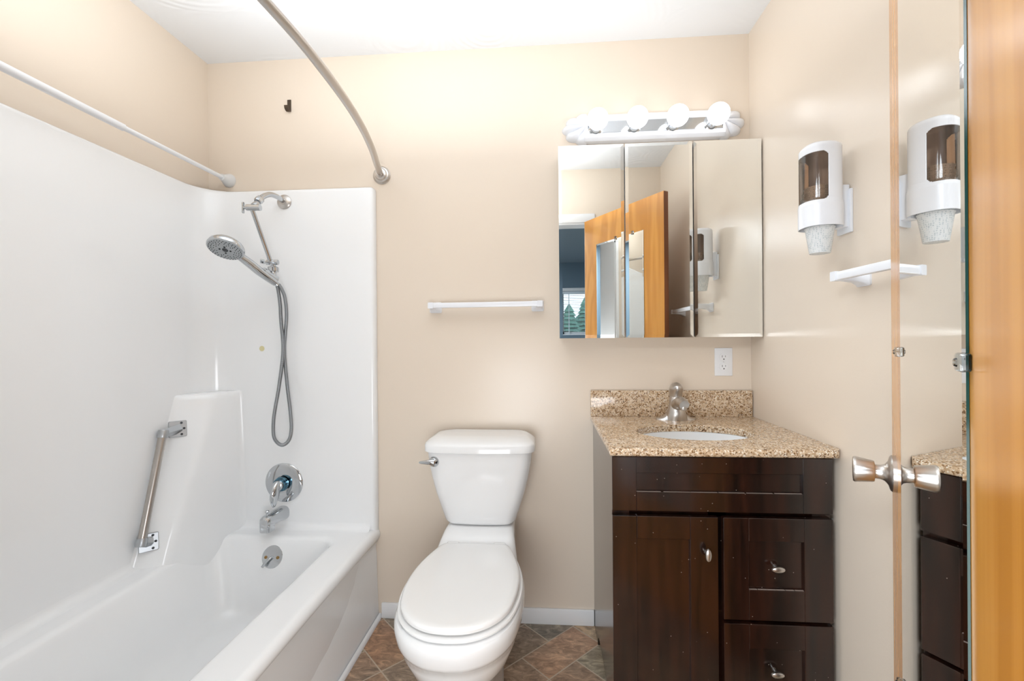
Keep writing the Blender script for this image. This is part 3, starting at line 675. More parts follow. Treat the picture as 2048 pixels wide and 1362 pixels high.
# ------------------------------------------------------------------ towel bars
def towel_bar(label, pts0, pts1, normal, half):
    # pts0/pts1: wall points of the two posts; normal: out of the wall; half: outward distance of the bar
    n = Vector(normal); a = Vector(pts0); b = Vector(pts1); d = (b - a).normalized(); up = Vector((0, 0, 1))
    t = thing('towel_bar', label, 'towel bar', a.lerp(b, 0.5))
    for p, s in ((a, 1), (b, -1)):
        bm = nb()
        def sq(c, h, k): return [c + d * x + up * y for x, y in rrect(-h, h, -k, k, min(h, k) * 0.25, 3)]
        loft(bm, [sq(p, 0.0255, 0.0225), sq(p + n * 0.005, 0.0255, 0.0225), sq(p + n * 0.009 + up * 0.001, 0.0225, 0.0195), sq(p + n * 0.022 - d * 0.004 * s + up * 0.003, 0.015, 0.0145), sq(p + n * (half - 0.012) - d * 0.008 * s + up * 0.006, 0.011, 0.0125), sq(p + n * (half + 0.012) - d * 0.010 * s + up * 0.006, 0.011, 0.0125)])
        build('post', bm, GLOSSW, t)
    bm = nb(); c0 = a + n * half + up * 0.006; c1 = b + n * half + up * 0.006
    def rc(c): return [c + n * x + up * y for x, y in rrect(-0.0085, 0.0085, -0.0105, 0.0105, 0.002, 2)]
    loft(bm, [rc(c0), rc(c1)]); build('bar', bm, GLOSSW, t)
towel_bar('white plastic towel bar on the wall above the toilet', (1.017, 0, 1.325), (1.449, 0, 1.327), (0, -1, 0), 0.045)
towel_bar('white plastic towel bar on the right wall below the cup dispenser', (W, -0.655, 1.340), (W, -1.105, 1.340), (-1, 0, 0), 0.062)

# ------------------------------------------------------------------ toilet
TX = 1.224
toi = thing('toilet', 'white two-piece toilet with closed lid between the tub and the vanity', 'toilet', (TX, -0.4, 0))
half = [(0.0, -0.768), (0.055, -0.760), (0.108, -0.728), (0.147, -0.672), (0.165, -0.60), (0.170, -0.53), (0.166, -0.46), (0.153, -0.39), (0.134, -0.325), (0.120, -0.292), (0.102, -0.278), (0.05, -0.276), (0.0, -0.276)]
def egg(z, off=0.0, sx=1.0, yshift=0.0, bk=0.0, n=4, taper=None):
    h = cr([(x, y, 0) for x, y in half], n)
    pts = []
    cen = Vector((0, -0.50, 0))
    full = h + [Vector((-p.x, p.y, 0)) for p in h[-2:0:-1]]
    for p in full:
        d = (p - cen); l = d.length
        q = cen + d * (1 + off / l)
        if bk and q.y > -0.45: q.y += bk * min(1, (q.y + 0.45) / 0.15)
        pts.append(Vector((TX + q.x * sx, q.y + yshift, z)))
    return pts
# bowl
bm = nb(); R = []
def egg2(z, sx, y0, y1):
    # same outline remapped to run from y0 (front) to y1 (back)
    return [Vector((TX + (p.x - TX) * sx, y0 + (p.y + 0.768) / (0.768 - 0.276) * (y1 - y0), z)) for p in egg(0)]
R = [egg2(0.0, 0.62, -0.66, -0.16), egg2(0.02, 0.63, -0.662, -0.158), egg2(0.035, 0.59, -0.648, -0.165), egg2(0.10, 0.55, -0.615, -0.18), egg2(0.17, 0.60, -0.635, -0.18),
     egg2(0.23, 0.76, -0.700, -0.19), egg2(0.28, 0.92, -0.750, -0.20), egg2(0.33, 1.02, -0.776, -0.215), egg2(0.355, 1.048, -0.784, -0.22), egg2(0.3575, 1.062, -0.789, -0.22), egg2(0.370, 1.085, -0.795, -0.225),
     egg2(0.395, 1.10, -0.800, -0.235), egg2(0.410, 1.095, -0.799, -0.24), egg2(0.418, 1.07, -0.793, -0.245), egg2(0.420, 1.0, -0.77, -0.26)]
loft(bm, R)
# tank deck
def dk(y, hx, z0, z1, r): return [Vector((TX + x, y, zz)) for x, zz in rrect(-hx, hx, z0, z1, r, 4)]
loft(bm, [dk(-0.035, 0.128, 0.30, 0.478, 0.02), dk(-0.14, 0.131, 0.29, 0.478, 0.022), dk(-0.205, 0.135, 0.28, 0.476, 0.026), dk(-0.245, 0.142, 0.27, 0.458, 0.03), dk(-0.285, 0.150, 0.26, 0.432, 0.03), dk(-0.33, 0.156, 0.25, 0.416, 0.03), dk(-0.40, 0.150, 0.25, 0.405, 0.03)])
build('bowl', bm, PORC, toi, angle=50)
bm = nb(); loft(bm, [egg(0.4205, 0.000), egg(0.4235, 0.010), egg(0.4295, 0.0125), egg(0.4335, 0.010), egg(0.4345, 0.004)]); build('seat', bm, SEATM, toi, angle=40)
bm = nb(); loft(bm, [egg(0.4385, -0.010), egg(0.4395, 0.001), egg(0.447, 0.002), egg(0.4515, -0.001), egg(0.4540, -0.007), egg(0.4550, -0.02), egg(0.4552, -0.08)]); build('lid', bm, SEATM, toi, angle=40)
for s in (-1, 1):
    build('bumper', box(nb(), TX + s * 0.10 - 0.012, TX + s * 0.10 + 0.012, -0.70, -0.69, 0.4345, 0.4385), SEATM, toi)
for s in (-1, 1):
    bm = nb(); box(bm, TX + s * 0.085 - 0.022, TX + s * 0.085 + 0.022, -0.300, -0.262, 0.424, 0.452, 0.006, 3); build('hinge', bm, SEATM, toi)
# tank
def tank_ring(z, hx, yf, bulge, r=0.035, cxo=0.0):
    pts = []; yb = -0.022
    base = rrect(-hx, hx, yf, yb, r, 6)
    # resample the front side with a bow
    out = []
    for i, (x, y) in enumerate(base):
        if y < (yf + yb) / 2: y -= bulge * (1 - (x / hx) ** 2)
        out.append(Vector((TX + cxo + x, y, z)))
    # base has the front edge as the segment between last arc of 3rd corner and first of 4th: insert points
    res = []
    n = len(out)
    for i in range(n):
        res.append(out[i])
        a, b = base[i], base[(i + 1) % n]
        if abs(a[1] - yf) < 1e-5 and abs(b[1] - yf) < 1e-5 and abs(a[0] - b[0]) > 0.1:
            for k in range(1, 10):
                x = a[0] + (b[0] - a[0]) * k / 10
                res.append(Vector((TX + cxo + x, yf - bulge * (1 - (x / hx) ** 2), z)))
    return res
bm = nb()
loft(bm, [tank_ring(0.480, 0.120, -0.176, 0.008, 0.03), tank_ring(0.484, 0.130, -0.183, 0.010, 0.035), tank_ring(0.494, 0.138, -0.188, 0.012, 0.038), tank_ring(0.54, 0.153, -0.193, 0.015, 0.04), tank_ring(0.60, 0.172, -0.198, 0.017, 0.04), tank_ring(0.66, 0.187, -0.201, 0.018, 0.04), tank_ring(0.72, 0.198, -0.203, 0.019, 0.04), tank_ring(0.760, 0.203, -0.204, 0.019, 0.04)])
build('tank', bm, PORC, toi, angle=50)
bm = nb()
loft(bm, [tank_ring(0.760, 0.209, -0.209, 0.019, 0.045), tank_ring(0.762, 0.213, -0.212, 0.019, 0.045), tank_ring(0.785, 0.213, -0.212, 0.019, 0.045), tank_ring(0.793, 0.209, -0.208, 0.018, 0.045), tank_ring(0.802, 0.198, -0.196, 0.014, 0.05), tank_ring(0.809, 0.186, -0.178, 0.006, 0.05), tank_ring(0.8125, 0.178, -0.160, 0.0, 0.05), tank_ring(0.813, 0.16, -0.14, 0.0, 0.045)])
build('tank_lid', bm, PORC, toi, angle=50)
bm = nb(); lathe(bm, [(0.0200, 0), (0.0200, 0.003), (0.0175, 0.008), (0.013, 0.013), (0.009, 0.018)], (1.056, -0.2075, 0.7265), (0, -1, 0), 24)
tube(bm, cr([(1.058, -0.222, 0.7275), (1.045, -0.226, 0.729), (1.025, -0.226, 0.728), (1.002, -0.223, 0.7265)], 5), [0.0125, 0.0125, 0.012, 0.0118, 0.0113, 0.0108, 0.010, 0.0095, 0.009, 0.0083, 0.0076, 0.007, 0.0062, 0.0055, 0.0045, 0.003], 14)
build('flush_lever', bm, CHROME, toi)

# ------------------------------------------------------------------ vanity cabinet
VX0, VX1, VYF = 1.674, 2.292, -0.535
van = thing('vanity_cabinet', 'dark espresso bathroom vanity cabinet with scuffed shaker fronts', 'cabinet', (1.98, -0.27, 0))
def side(x0, x1):
    pts = [(-0.002, 0.0), (-0.002, 0.845), (VYF, 0.845), (VYF, 0.0), (VYF + 0.05, 0.0), (VYF + 0.06, 0.035), (VYF + 0.09, 0.052), (-0.18, 0.055), (-0.150, 0.048), (-0.132, 0.028), (-0.125, 0.0)]
    return prism(nb(), pts, 'x', x0, x1, 0.0012, 1)
bm = side(VX0, VX0 + 0.016); b2 = side(VX1 - 0.016, VX1)
me_ = bpy.data.meshes.new('tmp'); b2.to_mesh(me_); bm.from_mesh(me_); b2.free()
box(bm, VX0 + 0.016, VX1 - 0.016, VYF + 0.001, VYF + 0.018, 0.835, 0.845)
box(bm, VX0 + 0.016, VX0 + 0.05, VYF + 0.001, VYF + 0.018, 0.075, 0.845); box(bm, VX1 - 0.05, VX1 - 0.016, VYF + 0.001, VYF + 0.018, 0.075, 0.845)
box(bm, VX0 + 0.016, VX1 - 0.016, VYF + 0.012, VYF + 0.018, 0.660, 0.700); box(bm, 1.955, 2.005, VYF + 0.012, VYF + 0.018, 0.075, 0.68)
box(bm, 2.0, VX1 - 0.016, VYF + 0.012, VYF + 0.018, 0.35, 0.39); box(bm, VX0 + 0.016, VX1 - 0.016, VYF + 0.001, VYF + 0.018, 0.060, 0.10)
box(bm, VX0 + 0.016, VX1 - 0.016, VYF + 0.018, -0.004, 0.10, 0.115); box(bm, VX0 + 0.016, VX1 - 0.016, -0.012, -0.004, 0.0, 0.845)
build('body', bm, ESP, van, smooth=False)
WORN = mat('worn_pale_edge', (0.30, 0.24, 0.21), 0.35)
def shaker(name, x0, x1, z0, z1, rl, rr, rt, rb, worn=False):
    y0, y1, yp = VYF - 0.020, VYF - 0.001, VYF - 0.010
    bm = nb(); b = 0.0012
    box(bm, x0, x0 + rl, y0, y1, z0, z1, b, 1); box(bm, x1 - rr, x1, y0, y1, z0, z1, b, 1)
    box(bm, x0 + rl, x1 - rr, y0, y1, z1 - rt, z1, b, 1); box(bm, x0 + rl, x1 - rr, y0, y1, z0, z0 + rb, b, 1)
    box(bm, x0 + rl - 0.002, x1 - rr + 0.002, yp, y1, z0 + rb - 0.002, z1 - rt + 0.002)
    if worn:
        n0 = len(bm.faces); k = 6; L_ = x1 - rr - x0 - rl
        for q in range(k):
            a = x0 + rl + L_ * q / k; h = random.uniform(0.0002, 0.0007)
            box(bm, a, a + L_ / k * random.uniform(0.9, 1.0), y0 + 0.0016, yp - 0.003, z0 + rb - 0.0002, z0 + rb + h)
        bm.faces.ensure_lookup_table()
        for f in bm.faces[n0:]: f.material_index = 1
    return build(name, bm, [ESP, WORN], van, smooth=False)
def knob(par, x, z, horiz):
    bm = nb(); y = VYF - 0.020 if par.name.startswith('door') else VYF - 0.010
    lathe(bm, [(0.006, -0.001), (0.0045, 0.004), (0.0045, 0.014), (0.006, 0.018)], (x, y, z), (0, -1, 0), 16)
    rings = []
    for r, h in ((0.4, 0.016), (0.85, 0.0185), (1.0, 0.022), (0.92, 0.0255), (0.6, 0.028), (0.1, 0.029)):
        a, c = (0.0185, 0.0085) if horiz else (0.0085, 0.0185)
        rings.append([Vector((x + a * r * math.cos(t), y - h, z + c * r * math.sin(t))) for t in [2 * PI * k / 28 for k in range(28)]])
    loft(bm, rings); build('knob', bm, NICKEL, par)
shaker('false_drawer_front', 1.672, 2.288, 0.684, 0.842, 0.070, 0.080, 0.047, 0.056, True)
dr_ = shaker('door', 1.672, 1.972, 0.083, 0.669, 0.070, 0.078, 0.066, 0.066); knob(dr_, 1.9365, 0.570, False)
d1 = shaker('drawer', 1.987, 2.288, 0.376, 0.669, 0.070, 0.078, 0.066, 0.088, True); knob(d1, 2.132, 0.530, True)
d2 = shaker('drawer', 1.987, 2.288, 0.083, 0.365, 0.070, 0.078, 0.070, 0.070); knob(d2, 2.128, 0.232, True)

# ------------------------------------------------------------------ countertop with undermount sink
ct = thing('countertop', 'speckled beige granite vanity countertop with oval undermount sink', 'countertop', (1.98, -0.28, 0.847))
SX, SY, SA, SB = 1.979, -0.328, 0.190, 0.128
bm = nb(); n = 64
def outer_pt(a):
    # rectangle boundary point by angle from the sink centre, right front corner rounded
    x0, x1, y0, y1 = 1.663, W - 0.001, -0.572, -0.0015
    c, s = math.cos(a), math.sin(a)
    t = min((x1 - SX) / c if c > 1e-9 else 1e9, (x0 - SX) / c if c < -1e-9 else 1e9, (y1 - SY) / s if s > 1e-9 else 1e9, (y0 - SY) / s if s < -1e-9 else 1e9)
    return SX + c * t, SY + s * t
angs = sorted(set([2 * PI * k / n for k in range(n)] + [math.atan2(y - SY, x - SX) % (2 * PI) for x, y in ((1.663, -0.572), (1.663, -0.0015), (W - 0.001, -0.0015))] + [math.atan2(y - SY, x - SX) % (2 * PI) for x, y in arc(W - 0.031, -0.542, 0.03, -PI / 2, 0, 5)]))
def op(a, ins=0.0):
    x, y = outer_pt(a)
    cx_, cy_ = W - 0.031, -0.542
    if x > cx_ and y < cy_:
        d = Vector((x - cx_, y - cy_)); dd_ = d.normalized()
        # ray from the sink centre meets the corner arc
        o = Vector((SX - cx_, SY - cy_)); u = Vector((math.cos(a), math.sin(a)))
        B = o.dot(u); Cq = o.dot(o) - 0.03 ** 2; t = -B + math.sqrt(max(0, B * B - Cq)); x, y = SX + u.x * t, SY + u.y * t
    x = min(max(x, 1.663 + ins), W - 0.001); y = max(y, -0.572 + ins)
    return x, y
ZC = 0.870
rings = [[Vector((SX + (SA) * math.cos(a), SY + (SB) * math.sin(a), 0.846)) for a in angs],
         [Vector((SX + (SA) * math.cos(a), SY + (SB) * math.sin(a), ZC - 0.002)) for a in angs],
         [Vector((SX + (SA + 0.002) * math.cos(a), SY + (SB + 0.002) * math.sin(a), ZC)) for a in angs]]
for ins, z in ((0.007, ZC), (0.003, ZC - 0.0015), (0.0, ZC - 0.006), (0.0, 0.853), (0.003, 0.848), (0.007, 0.846)):
    rings.append([Vector((*op(a, ins), z)) for a in angs])
rings.append(rings[0])
vr = loft(bm, rings[:-1], True, (False, False))
for j in range(len(angs)):
    k = (j + 1) % len(angs); bm.faces.new((vr[-1][j], vr[-1][k], vr[0][k], vr[0][j]))
build('slab', bm, GRAN, ct, angle=40)
build('backsplash', box(nb(), 1.664, W - 0.004, -0.021, -0.001, ZC, 0.975, 0.002), GRAN, ct)
bm = nb(); rings = []
for k, z in ((1.03, 0.8455), (1.0, 0.8450), (0.985, 0.835), (0.95, 0.80), (0.87, 0.765), (0.72, 0.735), (0.5, 0.718), (0.25, 0.710), (0.10, 0.708)):
    rings.append([Vector((SX + SA * k * math.cos(a), SY + SB * k * math.sin(a), z)) for a in [2 * PI * q / 56 for q in range(56)]])
loft(bm, rings, True, (False, True)); sk = build('sink_bowl', bm, PORC, ct)
build('drain', lathe(nb(), [(0.021, 0), (0.021, 0.002), (0.014, 0.003)], (SX, SY, 0.708), (0, 0, 1), 24), CHROME, sk)

# faucet
fx, fy = 1.987, -0.085
fa = thing('faucet', 'brushed nickel single-handle faucet behind the oval sink', 'faucet', (fx, fy, ZC))
bm = nb(); rings = []
for i in range(21):
    t = -1 + 2 * i / 20; x = t * 0.076
    hy = 0.026 * math.sqrt(max(0.02, 1 - abs(t) ** 3)); hz = 0.006 + 0.052 * math.exp(-(t * 2.15) ** 2) * (1 - abs(t) ** 4) + 0.004 * (1 - abs(t))
    rings.append([Vector((fx + x, fy + hy * math.cos(a), ZC + (hz * math.sin(a) if math.sin(a) > 0 else 0))) for a in [2 * PI * k / 20 for k in range(20)]])
loft(bm, rings)
build('base', bm, NICKEL, fa, angle=60)
bm = nb(); rings = []
for z, hx, hy, yo in ((0.0, 0.046, 0.036, -0.004), (0.012, 0.041, 0.036, -0.006), (0.03, 0.035, 0.034, -0.009), (0.05, 0.030, 0.030, -0.008), (0.07, 0.0245, 0.0245, -0.003), (0.088, 0.0235, 0.0235, 0.0), (0.092, 0.022, 0.022, 0.001)):
    rings.append([Vector((fx + hx * math.cos(a), fy + yo + hy * math.sin(a), ZC + z)) for a in [2 * PI * k / 32 for k in range(32)]])
loft(bm, rings)
tube(bm, cr([(fx, fy - 0.006, ZC + 0.048), (fx, fy - 0.035, ZC + 0.066), (fx, fy - 0.070, ZC + 0.076), (fx, fy - 0.100, ZC + 0.074), (fx, fy - 0.112, ZC + 0.070)], 5), [0.024] * 5 + [0.0225] * 5 + [0.020] * 5 + [0.018] * 5 + [0.013], 24)
lathe(bm, [(0.0145, 0), (0.0145, 0.010), (0.0125, 0.017), (0.010, 0.017), (0.009, 0.012)], (fx, fy - 0.095, ZC + 0.067), (0, -0.12, -1), 24)
build('spout', bm, NICKEL, fa, angle=50)
bm = nb(); rings = []
for h, r, yo in ((0.090, 0.0205, 0.002), (0.0925, 0.0205, 0.002), (0.0935, 0.0255, 0.002), (0.108, 0.0255, 0.000), (0.120, 0.0255, -0.004), (0.130, 0.0235, -0.009), (0.137, 0.0185, -0.014), (0.141, 0.010, -0.018), (0.1415, 0.002, -0.019)):
    rings.append([Vector((fx + r * math.cos(a), fy + yo + (r * 1.0) * math.sin(a) - (0.010 if math.sin(a) < 0 and h > 0.115 else 0) * abs(math.sin(a)), ZC + h + 0.010 * math.sin(a) * 0.5)) for a in [2 * PI * k / 32 for k in range(32)]])
loft(bm, rings); hd_ = build('handle', bm, NICKEL, fa, angle=60)
bm = nb()
ring0 = [Vector((fx + 0.003 + 0.0095 * math.cos(a), 0, ZC + 0.112 + 0.0035 * math.sin(a))) for a in [2 * PI * k / 24 for k in range(24)]]
for rr, m_ in ((1.0, 0),):
    pts = []
    for p in ring0:
        dx = p.x - fx; yv = fy - math.sqrt(max(0, 0.0262 ** 2 - dx * dx)) - 0.0005; pts.append(Vector((p.x, yv, p.z)))
    tube(bm, pts + [pts[0]], 0.0008, 6)
build('temperature_mark', bm, mat('red_blue_mark', (0.35, 0.05, 0.06), 0.4), hd_)

# ------------------------------------------------------------------ outlet
oc = thing('power_outlet', 'white duplex power outlet on the wall above the backsplash', 'outlet', (2.2, 0, 1.09))
build('cover_plate', box(nb(), 2.1655, 2.2355, -0.005, 0, 1.033, 1.146, 0.002), PLAST, oc)
for zc in (1.109, 1.070):
    pts = []
    for a in [2 * PI * k / 36 for k in range(36)]:
        pts.append((2.2005 + 0.0172 * max(-1, min(1, 1.0 * math.cos(a))), zc + max(-0.0142, min(0.0142, 0.0172 * math.sin(a)))))
    r_ = build('receptacle', prism(nb(), pts, 'y', -0.0068, -0.004, 0.0006, 1), PLAST, oc)
    bm = nb()
    box(bm, 2.1935, 2.1953, -0.0070, -0.0060, zc - 0.001, zc + 0.0075); box(bm, 2.2060, 2.2076, -0.0070, -0.0060, zc, zc + 0.0068)
    lathe(bm, [(0.0026, 0), (0.0026, 0.0006)], (2.2007, -0.0064, zc - 0.008), (0, -1, 0), 12)
    build('slots', bm, BLACKM, r_, smooth=False)
build('screw', lathe(nb(), [(0.0028, 0), (0.0024, 0.0008)], (2.2005, -0.005, 1.0895), (0, -1, 0), 12), CHROME, oc)

# ------------------------------------------------------------------ medicine cabinet
MX0, MX1, MZ0, MZ1, MY = 1.5365, 2.304, 1.1905, 1.9435, -0.114
mc = thing('medicine_cabinet', 'wide mirror-fronted medicine cabinet with three doors hanging above the vanity', 'cabinet', (1.92, 0, MZ0))
build('cabinet_box', box(nb(), MX0 + 0.004, MX1 - 0.004, MY + 0.018, -0.001, MZ0 + 0.004, MZ1 - 0.004, 0.001), mat('cabinet_white_enamel', (0.66, 0.64, 0.61), 0.3), mc)
gaps = [1.7915, 2.0505]
spans = [(MX0, gaps[0] - 0.0022), (gaps[0] + 0.0022, gaps[1] - 0.0022), (gaps[1] + 0.0022, MX1)]
tilt = [0.0, 0.0, 0.0]
BV = 0.0125
for (x0, x1), tl in zip(spans, tilt):
    bm = nb()
    def rr(ix, y): return [Vector((x, y, z)) for x, z in ((x0 + ix, MZ0 + ix), (x1 - ix, MZ0 + ix), (x1 - ix, MZ1 - ix), (x0 + ix, MZ1 - ix))]
    loft(bm, [rr(0, MY + 0.0045), rr(0, MY + 0.0007), rr(BV, MY)])
    o = build('mirror_door', bm, MIRROR, mc, smooth=False)
    build('door_backing', box(nb(), x0 + 0.002, x1 - 0.002, MY + 0.0046, MY + 0.0175, MZ0 + 0.002, MZ1 - 0.002), mat('dark_backing', (0.10, 0.11, 0.12), 0.4), o, smooth=False)

# ------------------------------------------------------------------ vanity light
vl = thing('vanity_light', 'white scallop-ended bath light bar with chrome strip and four globe bulbs', 'wall light', (1.923, 0, 2.05))
LX0, LX1 = 1.650, 2.196
pr = [(0, 1.994), (-0.030, 1.994), (-0.044, 2.004), (-0.046, 2.018), (-0.040, 2.022), (-0.040, 2.068), (-0.046, 2.072), (-0.043, 2.084), (-0.034, 2.090), (-0.030, 2.100), (-0.016, 2.106), (0, 2.108)]
bm = prism(nb(), pr, 'x', LX0 - 0.004, LX1 + 0.004)
build('bar_body', bm, GLOSSW, vl, angle=30)
build('chrome_strip', box(nb(), LX0, LX1, -0.0425, -0.039, 2.0225, 2.0675), CHROME, vl)
for s, xe in ((-1, LX0 + 0.006), (1, LX1 - 0.006)):
    bm = nb(); nr_, na = 10, 91
    rings = []
    for i in range(nr_ + 1):
        t = i / nr_; ring = []
        for k in range(na):
            a = -PI / 2 + PI * k / (na - 1)
            lob = abs(math.sin(a * 4.5 + PI / 2 * 0)) if False else abs(math.cos(4.5 * a))
            rmax = 0.100 * (0.88 + 0.12 * lob); rz = 0.066 * (0.88 + 0.12 * lob)
            r = t
            dome = (1 - t ** 2.2)
            ring.append(Vector((xe + s * r * rmax * math.cos(a), -0.002 - 0.044 * dome ** 0.6 * (1 - 0.40 * (1 - lob) ** 1.3 * min(1, 2.5 * t)) - (0.004 if t < 1 else 0), 2.053 + r * rz * math.sin(a))))
        rings.append(ring)
    rings.append([Vector((v.x, 0, v.z)) for v in rings[-1]])
    loft(bm, rings, closed=False, caps=(False, False))
    build('scallop_end', bm, GLOSSW, vl, angle=50)
for bx_ in (1.6895, 1.8415, 1.9935, 2.1445):
    so = build('socket', lathe(nb(), [(0.030, 0), (0.030, 0.002), (0.026, 0.005), (0.022, 0.008), (0.0195, 0.012), (0.0195, 0.034), (0.0175, 0.036)], (bx_, -0.042, 2.043), (0, -1, 0), 32), CHROME, vl)
    prf = [(0.0145, 0.0)] + [(0.0145, 0.006)] + [(0.0405 * math.sin(a), 0.046 - 0.0405 * math.cos(a)) for a in [0.42 + (PI - 0.42) * k / 18 for k in range(19)]]
    build('globe_bulb', lathe(nb(), prf, (bx_, -0.0755, 2.040), (0, -1, 0.0), 40), BULBM, vl)

# ------------------------------------------------------------------ paper cup dispenser
DCX, DCY = 2.240, -0.588
dp = thing('cup_dispenser', 'white wall-mounted paper cup dispenser with a smoked brown window', 'dispenser', (W, DCY, 1.47))
def dring(z, k=1.0, dx=0.0, n=48, r=None):
    pts = []
    for i in range(n):
        a = 2 * PI * i / n
        c, s = math.cos(a), math.sin(a)
        e = 0.80
        x = DCX - 0.0 + 0.048 * k * math.copysign(abs(c) ** e, c); y = DCY + 0.046 * k * math.copysign(abs(s) ** e, s)
        pts.append(Vector((x + dx, y, z)))
    return pts
ZS = [1.486 + 0.0015 * k for k in range(143)] + [1.7015, 1.7035, 1.7055, 1.7075, 1.7095, 1.7115, 1.713]
def kz(z):
    if z < 1.546: return 1.05
    if z < 1.56: return 1.05 - 0.05 * (z - 1.546) / 0.014
    if z > 1.70: return 1.0 - 0.20 * ((z - 1.70) / 0.013) ** 2
    return 1.0
body = nb(); wind = nb(); N = 150
def inwin(a, z):
    # a: angle measured from the front (-x direction)
    d = abs((a % (2 * PI)) - PI)
    lim = 1.50
    if z < 1.5545 or z > 1.684: return False
    ez = min(z - 1.5545, 1.684 - z); 
    rc = 0.012
    if ez < rc: lim -= (rc - math.sqrt(rc * rc - (rc - ez) ** 2)) / 0.047
    return d < lim
for target in ('b', 'w'):
    bmx = body if target == 'b' else wind
    vr = [[None] * N for _ in ZS]
    for i, z in enumerate(ZS):
        ring = dring(z, kz(z), n=N)
        for j in range(N): vr[i][j] = bmx.verts.new(ring[j])
    for i in range(len(ZS) - 1):
        for j in range(N):
            zc = (ZS[i] + ZS[i + 1]) / 2; a = 2 * PI * (j + 0.5) / N
            if inwin(a, zc) == (target == 'w'):
                k = (j + 1) % N; bmx.faces.new((vr[i][j], vr[i][k], vr[i + 1][k], vr[i + 1][j]))
    if target == 'b': bmx.faces.new(vr[-1])
    for v in [v for v in bmx.verts if not v.link_faces]: bmx.verts.remove(v)
# inner shading wall and back rib
o = build('housing', body, GLOSSW, dp, angle=50)
sm = o.modifiers.new('thickness', 'SOLIDIFY'); sm.thickness = 0.002; sm.offset = -1
o = build('smoked_window', wind, SMOKE, dp, angle=50)
build('inner_tube', lathe(nb(), [(0.0385, 0), (0.0385, 0.112)], (DCX + 0.004, DCY, 1.585), (0, 0, 1), 32, caps=False), mat('brown_inner_plastic', (0.16, 0.10, 0.075), 0.4), dp) if False else None
bm = nb(); box(bm, DCX + 0.036, DCX + 0.044, DCY - 0.013, DCY + 0.013, 1.556, 1.69, 0.002)
build('inner_spine', bm, mat('inner_brown_plastic', (0.16, 0.10, 0.07), 0.4), dp)
bm = nb(); box(bm, W - 0.008, W, -0.614, -0.556, 1.470, 1.588, 0.002); box(bm, DCX + 0.040, W - 0.004, DCY - 0.018, DCY + 0.022, 1.485, 1.60, 0.002)
build('wall_bracket', bm, GLOSSW, dp)
def cup_bm(zt, out=True):
    bm = nb(); o_ = (DCX - 0.002, DCY, 0)
    pr_ = [(0.0245, zt - 0.070), (0.0250, zt - 0.0695), (0.0350, zt - 0.002), (0.0362, zt - 0.001), (0.0362, zt + 0.001), (0.0345, zt + 0.001), (0.0240, zt - 0.066)]
    lathe(bm, pr_, (o_[0], o_[1], 0), (0, 0, 1), 40); return bm
for k in range(10):
    zt = 1.487 + k * 0.0122
    o = build('paper_cup', cup_bm(0.0), CUP, None, angle=50); o.location = (0, 0, zt)
    if k == 0: tag(o, 'patterned white paper cup sticking out below the cup dispenser', 'paper cup')
    else:
        if k == 9: tag(o, 'topmost nested paper cup behind the smoked dispenser window', 'paper cup')
        else: tag(o, 'nested paper cup stacked inside the cup dispenser, below the topmost', 'paper cup')
    o['group'] = 'paper cups stacked in the dispenser'

# ------------------------------------------------------------------ wooden door with mirror
AL = 0.5426; DD = 0.0947
tv = Vector((math.sin(AL), math.cos(AL), 0)); nv = Vector((math.cos(AL), -math.sin(AL), 0))
base = Vector((CAM.x, CAM.y, 0)) + nv * DD
S0, S1 = 0.396, 1.152
hinge = base + tv * S0
door = bpy.data.objects.new('door_1', None)
# local frame: x along the door from hinge to latch, y away from the mirrored face (into the leaf), z up
door_me_root = door; COL.objects.link(door)
door.location = hinge; door.rotation_euler = (0, 0, math.atan2(tv.y, tv.x))
struct(door, 'honey birch wooden door standing open at the right, with a long mirror on its face', 'door')
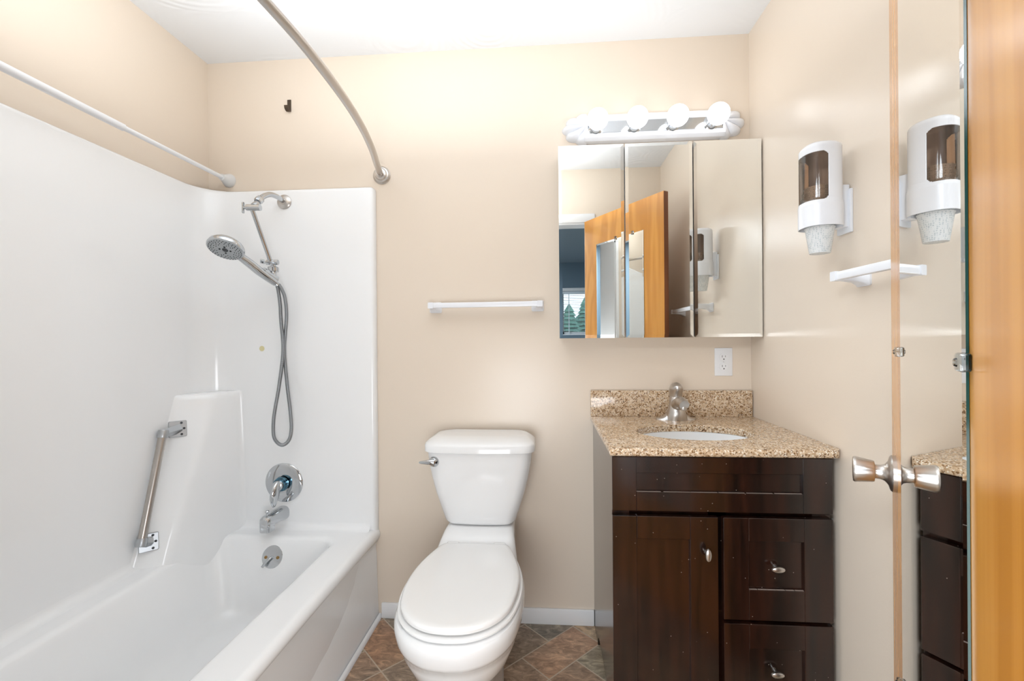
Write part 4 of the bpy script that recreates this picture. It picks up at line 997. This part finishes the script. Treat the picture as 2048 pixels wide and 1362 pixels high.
# local +y is 90 deg left of tv = (-cos, sin): that is the viewer's side; leaf goes to -y
WD = S1 - S0; T = 0.035
bm = nb(); box(bm, 0, WD, -T, 0, 0.010, 2.028, 0.0008, 1)
for f in bm.faces:
    c = f.calc_center_median()
    if abs(abs(f.normal.x)) > 0.9 or abs(f.normal.z) > 0.9: f.material_index = 1
lf = build('door_leaf', bm, [BIRCH, EDGE], door, smooth=False, local=True)
m0, m1, mz0, mz1 = 0.139, 0.5955, 0.46, 1.840
bm = nb(); g = 0.003
def mr_(i, y): return [Vector((x, y, z)) for x, z in ((m0 + i, mz0 + i), (m1 - i, mz0 + i), (m1 - i, mz1 - i), (m0 + i, mz1 - i))]
loft(bm, [mr_(0, g - 0.0007), mr_(0.011, g)], caps=(False, True))
mi = build('door_mirror', bm, MIRROR, door, smooth=False, local=True)
loft_bm = nb(); loft(loft_bm, [mr_(0.0, 0.0004), mr_(0.0, g - 0.0007)], caps=(True, True))
build('glass_edge', loft_bm, GREENG, mi, smooth=False, local=True)
for x, z in ((m0, 1.163), (m1, 1.160), (0.34, mz1), (0.50, mz1), (m0, 0.60), (m1, 0.60)):
    bm = nb(); hx = 0.008
    if z == mz1: box(bm, x - 0.008, x + 0.008, 0, 0.009, z - 0.008, z + 0.014, 0.002)
    else:
        s = -1 if x == m0 else 1
        box(bm, min(x - s * 0.007, x + s * 0.012), max(x - s * 0.007, x + s * 0.012), 0.0, 0.009, z - 0.008, z + 0.008, 0.0025, 2)
        lathe(bm, [(0.004, 0), (0.003, 0.002)], (x + s * 0.006, 0.009, z), (0, 1, 0), 12)
    build('mirror_clip', bm, CLIPM, door, local=True)
kx = WD - 0.062; kz_ = 0.932
def kn(side):
    s = 1 if side > 0 else -1; y0 = 0 if s > 0 else -T
    bm = nb()
    lathe(bm, [(0.0335, 0), (0.0335, 0.006), (0.031, 0.0085), (0.022, 0.011), (0.0155, 0.016), (0.0135, 0.021), (0.0130, 0.030), (0.0135, 0.031)], (kx, y0, kz_), (0, s, 0), 48)
    k = build('rosette', bm, NICKEL, door, local=True)
    build('door_knob', lathe(nb(), [(0.0125, 0.030), (0.0190, 0.0315), (0.0200, 0.034), (0.0238, 0.0575), (0.0240, 0.061), (0.0225, 0.0635), (0.0200, 0.0640), (0.0, 0.0642)], (kx, y0, kz_), (0, s, 0), 48), NICKEL, door, local=True)
kn(1); kn(-1)
for z in (0.2, 1.0, 1.83):
    build('hinge', lathe(nb(), [(0.006, 0), (0.006, 0.09)], (-0.004, -T - 0.002, z), (0, 0, 1), 14), NICKEL, door, local=True)
